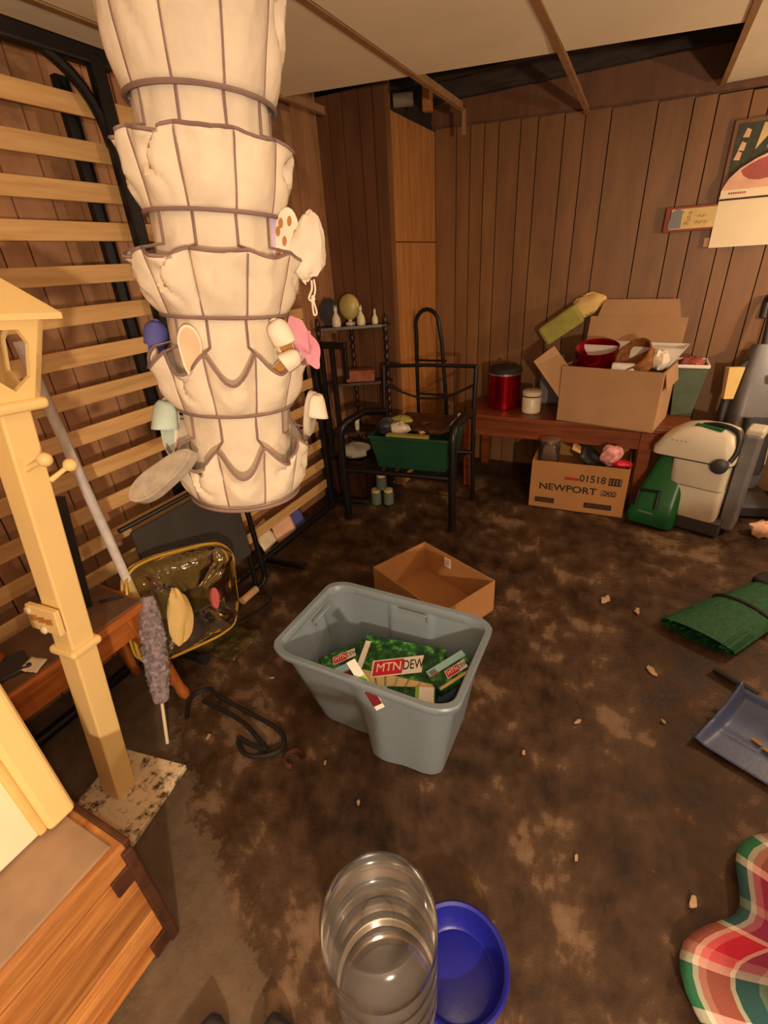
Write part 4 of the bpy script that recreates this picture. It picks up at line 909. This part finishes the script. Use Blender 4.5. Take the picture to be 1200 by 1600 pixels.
# things in the box
rp = thing('red_pan', xT @ Vector((-0.13, -0.05, 0.30)), 'shiny red round pan lying in the big box', 'pan', 'goods in the big box')
G(xT @ TR((-0.125, -0.045, 0.335), 0.25, 0.02, 0)).lathe([(0.098, 0), (0.115, 0.01), (0.120, 0.105), (0.124, 0.11), (0.117, 0.11), (0.108, 0.015), (0, 0.014)], seg=36).build('pan_body', 'redmetal', rp, True)
wk = thing('wicker_basket', xT @ Vector((0.12, -0.02, 0.30)), 'brown wicker basket tipped on its side in the big box', 'basket', 'goods in the big box')
G(xT @ TR((0.13, -0.03, 0.345), 0.5, -0.75, 0.3)).lathe([(0.06, 0), (0.095, 0.02), (0.10, 0.10), (0.106, 0.11), (0.098, 0.112), (0.09, 0.03), (0, 0.02)], seg=20).build('basket_body', 'wicker', wk, True)
tag(G(xT @ TR((0.06, -0.150, 0.350), 0, PI/2, 0.1)).lathe([(0.022, -0.06), (0.024, -0.055), (0.024, 0.05), (0.016, 0.06)], seg=16).build('white_cup', 'white', smooth=True), 'white plastic bottle lying at the front edge of the big box', 'bottle', 'goods in the big box')
ws = thing('white_tub', xT @ Vector((0.05, 0.08, 0.2)), 'white plastic basin wedged across the back of the big box', 'basin', 'goods in the big box')
frus(G(xT @ TR((0.045, 0.085, 0.325), 0.0, 0, 0)), 0.21, 0.07, 0.275, 0.09, 0, 0.115, 0.004).build('basin_body', 'white', ws)
heap('paper_wad', xT @ TR((0.215, -0.06, 0.385)), (0.055, 0.05, 0.05), 'whitefab', 'crumpled white plastic bag at the right of the big box', 'bag', 31, 'goods in the big box')
# second box / green bin right behind the big box
gb = thing('green_bin', (0.34, 3.40, BZ), 'narrow grey green bin with a white rim right of the big box', 'bin')
frus(G(TR((0.315, 3.50, BZ+0.002))), 0.055, 0.09, 0.085, 0.11, 0, 0.30, 0.004).build('bin_body', 'turquoise', gb)
g = G(TR((0.315, 3.50, BZ+0.305)))
for (c, d) in (((0, -0.11, 0), (0.18, 0.012, 0.02)), ((0, 0.11, 0), (0.18, 0.012, 0.02)), ((0.085, 0, 0), (0.012, 0.23, 0.02)), ((-0.085, 0, 0), (0.012, 0.23, 0.02))): g.rbox(c, d, 0.004)
g.build('bin_rim', 'white', gb)
heap('rose_towel', TR((0.315, 3.49, BZ+0.305)), (0.07, 0.09, 0.04), 'rose', 'dusty red cloth stuffed in the green bin', 'cloth', 40, None)
# leaning yellow green package and bag behind the box
tag(G(TR((-0.475, 3.54, 1.06), 0.0, -0.62, 0.1)).rbox((0, 0, 0), (0.27, 0.12, 0.13), 0.02).build('soft_package', 'yellowgreen'), 'yellow green soft package tilted behind the left of the big box', 'package')
tag(G(TR((-0.50, 3.54, 0.70), 0, 0, 0.1)).rbox((0, 0, 0), (0.15, 0.14, 0.33), 0.02).build('grey_carton', 'vacgrey'), 'grey carton standing behind the left flap of the big box', 'carton')
heap('paper_bag', TR((-0.335, 3.58, 1.17), 0, -.5, 0), (0.11, 0.04, 0.06), 'creamcloth', 'crumpled tan paper bag above the back flap of the big box', 'bag', 50, None)

# ================================================================== LETTERED BOX ON THE FLOOR
nT = TR((-0.200, 3.115, 0.002), 0, 0, 0.03)
nb = openbox('lettered_box', 'brown carton with black lettering on the floor under the back table', nT, (0.565, 0.37, 0.325), 0.006, 'card')
fT = nT @ TR((0, -0.1852, 0.165), PI/2, 0, 0)
text('lettering', 'NEWPORT', 0.062, fT @ TR((-0.055, -0.012, 0.0004)), 'ink', nb, sx=1.15, bold=0.0012)
G(fT).box((0.185, -0.012, 0.0006), (0.088, 0.034, 0.001)).build('ink_block', 'ink', nb)
text('lettering', 'BOX', 0.034, fT @ TR((0.185, -0.012, 0.0014)), 'card', nb, sx=1.25, bold=0.0006)
text('lettering', '01518', 0.064, fT @ TR((0.085, 0.070, 0.0004)), 'ink', nb, sx=0.95, bold=0.001)
G(fT).box((0.212, 0.068, 0.0006), (0.072, 0.050, 0.001)).build('ink_block', 'ink', nb)
for q in range(4): G(fT).box((0.186+q*0.018, 0.068, 0.0013), (0.004, 0.034, 0.0006)).build('bar_mark', 'card', nb)
G(fT).box((-0.035, 0.060, 0.0006), (0.085, 0.018, 0.001)).build('ink_smudge', 'inkred', nb)
for (x, w_) in ((-0.185, 0.12), (0.135, 0.16)):
    G(fT).box((x, -0.108, 0.0006), (w_, 0.036, 0.001)).build('ink_frame', 'ink', nb)
    G(fT).box((x+0.002, -0.108, 0.0012), (w_-0.022, 0.020, 0.001)).build('ink_fill', 'rust', nb)
G(nT).box((0, 0, 0), (0.55, 0.15, 0.005), T=TR((0, 0.183, 0.325), 1.25, 0, 0) @ TR((0, 0.075, 0))).build('back_flap', 'card', nb)
gj = thing('glass_canister', nT @ Vector((-0.20, -0.06, 0.24)), 'glass canister with a silver lid in the lettered carton', 'canister', 'goods in the lettered carton')
G(nT).lathe([(0.06, 0), (0.066, 0.01), (0.066, 0.15), (0.055, 0.165)], (-0.20, -0.06, 0.24), 28).build('jar_body', 'glass', gj, True)
G(nT).lathe([(0.060, 0.165), (0.062, 0.172), (0.062, 0.190), (0.05, 0.196), (0, 0.198)], (-0.20, -0.06, 0.24), 28).build('lid', 'silver', gj, True)
tag(G(nT @ TR((0.06, 0.0, 0.30), 0.3, 0.75, 0.2)).rbox((0, 0, 0), (0.20, 0.18, 0.05), 0.02).build('black_case', 'vacdark'), 'black case tilted in the middle of the lettered carton', 'case', 'goods in the lettered carton')
tag(G(nT @ TR((-0.035, -0.03, 0.37), 0.1, 0.5, 0)).prism([(-.03, -.05), (.03, -.04), (.02, .05), (-.035, .045)], 0.006).build('wood_scrap', 'slat'), 'pale wooden scrap upright in the lettered carton', 'wood strip', 'goods in the lettered carton')
heap('patterned_cloth', nT @ TR((0.165, -0.10, 0.375), 0, 0.5, 0), (0.060, 0.05, 0.062), 'redcloth', 'red and white patterned cloth bulging from the lettered carton', 'cloth', 60, 'goods in the lettered carton')
heap('ribbon_cloth', nT @ TR((0.235, -0.13, 0.335), 0, 0, 0), (0.055, 0.035, 0.022), 'red', 'red rag hanging over the corner of the lettered carton', 'cloth', 66, 'goods in the lettered carton')

# ================================================================== CARPET CLEANER
cc = thing('carpet_cleaner', (0.36, 3.05, 0), 'green and off-white carpet cleaning machine on the floor beside the lettered carton', 'carpet cleaner')
MTX = TR((0.375, 3.02, 0), 0, 0, -0.32)       # local: x right, -y towards the room
def loft(g, secs):
    n = len(secs[0]); vs = []; fs = []
    for s_ in secs: vs += s_
    for j in range(len(secs)-1):
        for i in range(n): fs.append((j*n+i, j*n+(i+1) % n, (j+1)*n+(i+1) % n, (j+1)*n+i))
    fs.append(tuple(range(n))[::-1]); fs.append(tuple((len(secs)-1)*n+i for i in range(n))); return g.add(vs, fs)
def rr2(cx_, cy_, hx, hy, r, z, n=5):
    out = []
    for (sx, sy, a0) in ((1, -1, -PI/2), (1, 1, 0), (-1, 1, PI/2), (-1, -1, PI)):
        for q in range(n): a = a0+PI/2*q/(n-1); out.append((cx_+sx*(hx-r)+r*math.cos(a), cy_+sy*(hy-r)+r*math.sin(a), z))
    return out
# sloping green nose
loft(G(MTX), [rr2(-0.10, -0.03, 0.125, 0.150, 0.04, 0.012), rr2(-0.10, -0.03, 0.130, 0.155, 0.04, 0.06), rr2(-0.095, -0.01, 0.120, 0.135, 0.04, 0.16), rr2(-0.075, 0.02, 0.098, 0.110, 0.035, 0.30), rr2(-0.055, 0.04, 0.075, 0.09, 0.03, 0.44)]).build('green_nose', 'green', cc, True)
hs_ = G(MTX @ TR((-0.13, -0.150, 0.175), -0.35, 0, 0)); hs_.tube([(-0.055, 0, -0.06), (-0.055, -0.012, 0.035), (0.05, -0.012, 0.045), (0.055, 0, -0.06)], 0.012, 8); hs_.build('nose_handle', 'blackp', cc, True)
for q in range(2): G(MTX @ TR((-0.12+0.015*q, -0.186+0.006*q, 0.095-0.04*q), -0.25, 0, -.05)).box((0, 0, 0), (0.085, 0.003, 0.012)).build('nose_lettering', 'turquoise', cc)
# off-white tank
loft(G(MTX), [rr2(0.085, 0.03, 0.120, 0.125, 0.03, 0.09), rr2(0.085, 0.03, 0.125, 0.13, 0.03, 0.11), rr2(0.085, 0.03, 0.125, 0.13, 0.03, 0.275)]).build('clean_tank', 'greyw', cc, True)
loft(G(MTX), [rr2(0.085, 0.03, 0.122, 0.128, 0.03, 0.281), rr2(0.075, 0.03, 0.132, 0.132, 0.035, 0.29), rr2(0.07, 0.03, 0.138, 0.135, 0.035, 0.43)]).build('recovery_tank', 'greyw', cc, True)
loft(G(MTX), [rr2(0.02, 0.03, 0.200, 0.138, 0.045, 0.436), rr2(0.02, 0.03, 0.200, 0.138, 0.045, 0.47), rr2(0.035, 0.03, 0.175, 0.130, 0.05, 0.535), rr2(0.06, 0.03, 0.130, 0.105, 0.05, 0.585), rr2(0.07, 0.03, 0.08, 0.07, 0.04, 0.605)]).build('hood', 'greyw', cc, True)
G(MTX).tube([(p[0], p[1], 0.433) for p in rr2(0.03, 0.03, 0.188, 0.137, 0.04, 0)], 0.004, 6, True).build('hood_seam', 'blackp', cc, True)
G(MTX).tube(spline([(0.02, 0.02, 0.60), (0.10, 0.0, 0.618), (0.19, -0.03, 0.60), (0.215, -0.07, 0.52), (0.20, -0.10, 0.46)]), 0.013, 10).build('carry_handle', 'blackp', cc, True)
G(MTX @ TR((0.165, -0.118, 0.435), PI/2, 0, 0)).lathe([(0.034, -0.02), (0.040, -0.015), (0.040, 0.015), (0.03, 0.022)], seg=18).build('hose_knob', 'vacdark', cc, True)
G(MTX @ TR((0.06, -0.03, 0.606), 0.1, 0.02, -0.2)).rbox((0, 0, 0), (0.14, 0.03, 0.014), 0.005).build('handle_insert', 'green', cc)
for q in range(4): G(MTX @ TR((-0.085+0.022*q, -0.098, 0.525), -0.9, 0, 0)).box((0, 0, 0), (0.012, 0.012, 0.002)).build('hood_print', 'ink', cc)
G(MTX).rbox((0.255, 0.05, 0.315), (0.07, 0.15, 0.56), 0.012).build('rear_column', 'vacgrey', cc)
G(MTX).rbox((0.258, 0.05, 0.600), (0.08, 0.12, 0.05), 0.012).build('column_cap', 'greyw', cc)
G(MTX).rbox((0.10, 0.03, 0.05), (0.28, 0.24, 0.09), 0.01).build('chassis', 'vacdark', cc)
for sy in (-0.06, 0.15): G(MTX @ TR((0.19, sy, 0.045), PI/2, 0, 0)).lathe([(0.0, -.014), (0.04, -.014), (0.045, 0), (0.04, .014), (0, .014)], seg=18).build('wheel', 'blackp', cc, True)

# ================================================================== UPRIGHT VACUUMS AT THE RIGHT EDGE
def upright(name, loc, rz, s, label, nozzle):
    r = thing(name, loc, label, 'vacuum', 'upright vacuums by the right edge'); T = TR(loc, 0, 0, rz) @ Matrix.Scale(s, 4)
    loft(G(T), [rr2(0, -0.06, 0.16, 0.15, 0.04, 0.015), rr2(0, -0.06, 0.16, 0.15, 0.04, 0.07), rr2(0, -0.02, 0.12, 0.10, 0.04, 0.13)]).build('floor_head', 'vacdark', r, True)
    Tb = T @ TR((0, 0.02, 0.10), -0.12, 0, 0)
    loft(G(Tb), [rr2(0, 0, 0.085, 0.075, 0.03, 0), rr2(0, 0, 0.115, 0.10, 0.04, 0.08), rr2(0, 0, 0.12, 0.10, 0.04, 0.40), rr2(0, 0.01, 0.10, 0.085, 0.04, 0.62), rr2(0, 0.02, 0.075, 0.06, 0.03, 0.80), rr2(0, 0.02, 0.055, 0.045, 0.02, 0.86)]).build('body', 'vacgrey', r, True)
    loft(G(Tb), [rr2(0, -0.085, 0.075, 0.05, 0.03, 0.12), rr2(0, -0.09, 0.08, 0.055, 0.03, 0.16), rr2(0, -0.085, 0.075, 0.05, 0.03, 0.46)]).build('dust_cup', 'vacdark', r, True)
    G(Tb).tube([(0, 0.02, 0.84), (0, 0.03, 1.04)]+[(0, 0.03+0.05-0.05*math.cos(t), 1.06+0.05*math.sin(t)) for t in (0.5, 1.2, 1.9, 2.6)]+[(0, 0.12, 1.0)], 0.020, 10).build('handle', 'vacdark', r, True)
    G(Tb).tube([(-0.13, 0.02, 0.08), (-0.155, 0.0, 0.30), (-0.15, -0.01, 0.58), (-0.10, 0.0, 0.74), (-0.04, 0.01, 0.80)], 0.020, 10).build('hose', 'vacdark', r, True)
    if nozzle:
        G(Tb).add([(-0.185, -0.06, 0.56), (-0.135, -0.06, 0.56), (-0.135, -0.02, 0.56), (-0.185, -0.02, 0.56), (-0.195, -0.075, 0.74), (-0.115, -0.075, 0.74), (-0.115, -0.02, 0.74), (-0.195, -0.02, 0.74)],
                  [(0, 3, 2, 1), (4, 5, 6, 7), (0, 1, 5, 4), (1, 2, 6, 5), (2, 3, 7, 6), (3, 0, 4, 7)]).build('crevice_tool', 'creamcloth', r)
    G(Tb @ TR((0.10, -0.10, 0.50))).ball((0, 0, 0), (0.032, 0.03, 0.036), 14).build('cord_knob', 'greyw', r, True)
    G(Tb @ TR((0.06, -0.11, 0.30))).rbox((0, 0, 0), (0.06, 0.012, 0.24), 0.005).build('front_strip', 'greyw', r)
    G(Tb @ TR((0.05, -0.085, 0.68))).rbox((0, 0, 0), (0.07, 0.02, 0.05), 0.008).build('latch', 'greyw', r)
    return r
upright('upright_vacuum', (0.695, 3.39, 0), 0.25, 1.0, 'grey upright vacuum with a cream nozzle standing behind the carpet cleaner', True)
upright('upright_vacuum', (1.13, 3.10, 0), -0.1, 1.0, 'taller grey upright vacuum cut off by the right edge', False)
heap('pink_rag', TR((0.80, 2.99, 0.04)), (0.06, 0.05, 0.045), 'peach', 'small pale pink rag on the floor at the right edge', 'cloth', 71, None)

# ================================================================== WALL PICTURES, RIGHT
sg = thing('wall_plaque', (0.17, YB-0.02, 1.56), 'small red framed verse plaque hanging on the back wall', 'plaque')
G().rbox((0.168, YB-0.022, 1.613), (0.285, 0.020, 0.125), 0.004).build('frame', 'redframe', sg)
G().box((0.176, YB-0.0335, 1.613), (0.240, 0.003, 0.100)).build('print', 'parchment', sg)
G().add([(0.048, 0, 1.568), (0.112, 0, 1.568), (0.112, 0, 1.64), (0.122, 0, 1.645), (0.085, 0, 1.668), (0.055, 0, 1.645), (0.060, 0, 1.635), (0.048, -.0, 1.60)], [tuple(range(8))], TR((0, YB-0.0356, 0))).build('house_motif', 'vacgrey', sg, solid=0.001)
for (x, z, L) in ((0.155, 1.640, .02), (0.150, 1.62, .015), (0.145, 1.59, .03), (0.215, 1.622, .05), (0.215, 1.592, .065), (0.155, 1.605, .02)):
    for q in range(max(2, int(L/0.009))): G().box((x+q*0.009-L/2, YB-0.0356, z+0.003*math.sin(q*2.1)), (0.004, 0.001, 0.011+0.004*(q % 2))).build('script_stroke', 'brownspot', sg)
# leafy dark picture
lf = thing('leaf_picture', (0.46, YB-0.02, 1.70), 'dark framed leafy print high on the back wall behind the calendar', 'picture')
G().rbox((0.47, YB-0.012, 1.86), (0.40, 0.018, 0.36), 0.004).build('frame', 'panel_chase', lf)
G().box((0.47, YB-0.0225, 1.86), (0.355, 0.003, 0.32)).build('print', 'darkgreen', lf)
G().add([(0.385, 0, 1.90), (0.46, 0, 2.00), (0.46, 0, 2.012), (0.40, 0, 2.012)], [(0, 1, 2, 3)], TR((0, YB-0.0250, 0))).build('pale_patch', 'parchment', lf, solid=0.001)
for (x, z) in ((0.335, 1.975), (0.325, 1.92), (0.315, 1.88), (0.45, 1.92), (0.50, 1.90)): G().prism([(x-.016, z-.014), (x+.012, z-.018), (x+.016, z+.014), (x-.004, z+.024)], 0.001, Matrix(((1, 0, 0, 0), (0, 0, -1, YB-0.0242), (0, 1, 0, 0), (0, 0, 0, 1)))).build('petal', 'peach', lf)
# calendar
cl = thing('wall_calendar', (0.45, YB-0.04, 1.45), 'cream wall calendar with a red bowl picture and arched top at the right edge', 'calendar')
G().box((0.455, YB-0.034, 1.570), (0.36, 0.004, 0.225)).build('page', 'paper', cl)
fl_ = Matrix(((1, 0, 0, 0), (0, 0, -1, YB-0.036), (0, 1, 0, 0), (0, 0, 0, 1)))
arch = [(0.270, 1.690), (0.64, 1.690)]+[(0.64-0.37*(q/14), 1.74+0.165*math.sin(PI*(0.12+0.76*q/14))) for q in range(15)]
arch = [(0.272, 1.69), (0.64, 1.69), (0.64, 1.81), (0.60, 1.86), (0.54, 1.89), (0.46, 1.885), (0.40, 1.86), (0.34, 1.825), (0.30, 1.785), (0.278, 1.74)]
G().prism(arch, 0.006, fl_).build('picture_top', 'peach', cl)
G().prism([(0.345+0.0, 1.815), (0.36, 1.79), (0.39, 1.772), (0.43, 1.765), (0.48, 1.772), (0.52, 1.80), (0.53, 1.85), (0.47, 1.87), (0.42, 1.857), (0.38, 1.838)], 0.001, TR((0, -0.0064, 0)) @ fl_).build('bowl_picture', 'rose', cl)
G().box((0.455, YB-0.0425, 1.712), (0.36, 0.001, 0.036)).build('header_band', 'paper', cl)
for q in range(8): G().box((0.315+q*0.010, YB-0.0434, 1.714), (0.007, 0.0008, 0.010)).build('header_mark', 'rose', cl)
G().tube([(0.275, YB-0.043, 1.688), (0.635, YB-0.043, 1.688)], 0.003, 6).build('binding_wire', 'blackp', cl, True)
tag(G().rbox((0.262, YB-0.006, 1.487), (0.032, 0.012, 0.05), 0.006).build('wall_hook', 'peach'), 'small pink hook peeping out below the calendar page', 'hook')

# ================================================================== BROOM AND DUSTPAN
br = thing('broom', (0.62, 1.95, 0), 'green bristled angle broom lying on the floor at the right edge', 'broom')
BT = basis((0.755, 2.31, 0.060), (-0.64, -0.77, -0.05), (0.77, -0.64, 0))    # +x towards the bristle tips
def brist(u, v):
    a = u*2*PI; x = 0.53*v; hy = 0.105+0.035*v**1.1; hz = 0.030+0.016*math.sin(PI*min(1, v))
    sh = 0.09*v*math.cos(a)*0.8
    q = 1+0.05*nz(math.cos(a)*14, math.sin(a)*14, v*2)
    return (x-0.035*v*math.cos(a), hy*math.cos(a)*q, hz*math.sin(a)*q)
G(BT).grid(brist, 64, 14, True).build('bristle_bundle', 'bristle', br, True)
strand = G(BT)
for q in range(150):
    t = random.uniform(-1, 1); s_ = random.uniform(-1, 1)
    e = Vector((0.53-0.03*t+random.uniform(-.01, .02), 0.138*t, 0.024*s_)); b = Vector((0.38-0.02*t, 0.125*t, 0.036*s_*0.9))
    strand.tube([b, e], 0.0022, 3, cap=False)
so = strand.build('bristle_tips', 'bristle', br); so['kind'] = 'stuff'
G(BT).tube([(0.235-0.015*math.cos(t), 0.122*math.cos(t), 0.0475*math.sin(t)) for t in [2*PI*q/32 for q in range(32)]], 0.009, 6, True).build('stitch_band', 'blackp', br, True)
G(BT).rbox((-0.03, 0, 0), (0.09, 0.23, 0.07), 0.015).build('cap', 'blackp', br)
G(BT).tube([(-0.05, 0, 0), (-0.62, -0.06, 0.02)], 0.012, 10).build('handle', 'greyw', br, True)
tag(G().tube([(0.475, 1.745, 0.018), (0.60, 1.665, 0.018)], 0.014, 10).build('black_handle_grip', 'blackp', smooth=True), 'short black grip on the floor between the broom and the dustpan', 'grip')
dp = thing('dustpan', (0.62, 1.45, 0), 'blue grey plastic dustpan lying on the floor under the broom', 'dustpan')
DT = basis((0.385, 1.375, 0.006), (0.91, -0.42, 0), (0.42, 0.91, 0))    # x along the lip, y to the back
def pan(u, v):
    x = 0.36*u; y = 0.26*v; edge = min(u, 1-u)*0.36
    z = 0.006+0.040*max(0, (v-0.55)/0.45)**2*1.3+0.055*sm((0.035-edge)/0.035)*(0.2+0.8*v)-0.012*math.exp(-((v-0.42)/0.05)**2)*0.4
    xx = x+ (0.03*v if u < .5 else -0.03*v)*abs(u-.5)*2
    return (xx, y+0.0*z, z)
G(DT).grid(pan, 40, 30).build('tray', 'bluep', dp, True, solid=0.003)
G(DT).grid(lambda u, v: (0.02+0.32*u, 0.258+0.012*v, 0.05+0.03*v), 20, 4).build('back_wall', 'bluep', dp, True, solid=0.004)
G(DT).tube([(0.18, 0.25, 0.06), (0.18, 0.32, 0.075), (0.18, 0.42, 0.065)], [0.02, 0.016, 0.018], 12).build('handle', 'bluep', dp, True)
for q in range(3): G(DT @ TR((0.14+0.035*q, 0.135-0.012*q, 0.013), 0, 0, -0.2)).box((0, 0, 0), (0.03, 0.012, 0.003)).build('dirt_streak', 'brownspot', dp)

# ================================================================== PLAID CLOTH, LOWER RIGHT
def plaid_obj():
    nu, nv = 120, 44; cx_, cy_ = 0.93, 0.62
    prof_ = [(0.0, 0.80), (0.12, 0.79), (0.24, 0.74), (0.34, 0.64), (0.395, 0.50), (0.415, 0.33), (0.405, 0.22), (0.42, 0.13), (0.50, 0.06), (0.58, 0.018)]
    vs, fs, uvs = [], [], []
    for j_ in range(nv):
        t = j_/(nv-1)*(len(prof_)-1); k = min(int(t), len(prof_)-2); f = t-k
        r0 = prof_[k][0]*(1-f)+prof_[k+1][0]*f; z0 = prof_[k][1]*(1-f)+prof_[k+1][1]*f
        for i in range(nu):
            a = 2*PI*i/nu; v = j_/(nv-1)
            fold = (0.035*math.sin(a*7+2*math.sin(a*2))+0.02*nz(math.cos(a)*4, math.sin(a)*4, v*3))*v*1.3
            z = max(0.008, z0+0.02*nz(math.cos(a)*3, math.sin(a)*3, v*5)*(1-v))
            vs.append((cx_+(r0+fold)*math.cos(a), cy_+(r0+fold)*math.sin(a), z)); uvs.append((i/nu*9, v*3.4))
    for j_ in range(nv-1):
        for i in range(nu): fs.append((j_*nu+i, j_*nu+(i+1) % nu, (j_+1)*nu+(i+1) % nu, (j_+1)*nu+i))
    me = bpy.data.meshes.new('plaid_blanket'); o0 = Vector((cx_, cy_, 0))
    me.from_pydata([tuple(Vector(p)-o0) for p in vs], [], fs); me.update()
    ul = me.uv_layers.new(name='UVMap')
    for p in me.polygons:
        p.use_smooth = True
        wrap = any(me.loops[li].vertex_index % nu == nu-1 for li in p.loop_indices) and any(me.loops[li].vertex_index % nu == 0 for li in p.loop_indices)
        for li in p.loop_indices:
            vi = me.loops[li].vertex_index; u = uvs[vi][0]
            if wrap and vi % nu == 0: u += 9
            ul.data[li].uv = (u, uvs[vi][1])
    me.materials.append(MT['plaid']); o = bpy.data.objects.new('plaid_blanket', me); C.objects.link(o); o.location = o0
    m_ = o.modifiers.new('thickness', 'SOLIDIFY'); m_.thickness = 0.004
    return tag(o, 'red green navy and white plaid flannel draped in a heap at the lower right edge', 'blanket')
plaid_obj()

# ================================================================== BLACK SHOES AT THE BOTTOM EDGE
for q, (x, y, rz, lb) in enumerate(((-0.545, 0.045, 2.05, 'left black shoe tip at the bottom edge beside the chest'), (-0.405, 0.115, 2.2, 'right black shoe tip at the bottom edge beside the chest'))):
    r = thing('black_shoe', (x, y, 0), lb, 'shoe', 'shoes at the bottom edge'); T = TR((x, y, 0.002), 0, 0, rz)
    G(T).prism(sole_poly(0.27, 0.10), 0.02).build('sole', 'blackp', r, True)
    def fn(u, v):
        a = PI*u; xx = 0.128-0.25*v; w_ = 0.046*(max(0.03, 1-(max(0, .25-v)/.25)**2))**0.5
        return (xx, -w_*math.cos(a), 0.018+(0.025+0.05*sm(v*1.6))*math.sin(a))
    G(T).grid(fn, 13, 13).build('upper', 'vacdark', r, True, solid=0.004)

# ================================================================== SCRAPS ON THE FLOOR
SC = [(-0.90, 2.05, .040, 'pale scrap on the floor in front of the black chair'), (-0.55, 1.98, .034, 'pale scrap on the floor just behind the open brown box'), (0.06, 2.06, .040, 'larger pale scrap on the floor midway between the open box and the broom'), (0.20, 2.03, .030, 'thin pale scrap on the floor left of the broom tips'),
      (0.26, 1.66, .034, 'tan leaf-like scrap on the floor below the broom tips'), (0.03, 1.30, .016, 'tiny pale chip on the floor right of the tote'), (0.30, 1.42, .012, 'tiny white chip on the floor beside the dustpan lip'), (-0.12, 1.10, .014, 'tiny pale chip on the floor close to the right side of the tote'),
      (0.36, 0.86, .024, 'curled pale scrap on the floor beside the plaid cloth'), (0.08, 0.84, .014, 'tiny orange chip on the floor between the plaid cloth and the blue bowl'), (-0.55, 0.72, .012, 'tiny pale chip on the floor in front of the cracked tote front'), (-0.72, 0.79, .010, 'tiny pale chip on the floor by the lower left corner of the tote'),
      (-0.36, 0.60, .010, 'tiny white chip on the floor just beyond the clear jug'), (-1.13, 1.02, .012, 'tiny pale chip on the floor between the black cord and the bed leg'), (-1.17, 0.70, .018, 'curled pale shaving on the floor below the duster handle')]
for q, (x, y, s_, lb) in enumerate(SC):
    n_ = 9; rg = random.Random(q)
    poly = [(s_*rg.uniform(.5, 1.1)*math.cos(2*PI*k/n_), 0.5*s_*rg.uniform(.4, 1.1)*math.sin(2*PI*k/n_)) for k in range(n_)]
    tag(G(TR((x, y, 0.001), 0, 0, rg.uniform(0, 3))).prism(poly, 0.004).build('floor_scrap', 'scrap'), lb, 'debris', 'scraps on the floor')
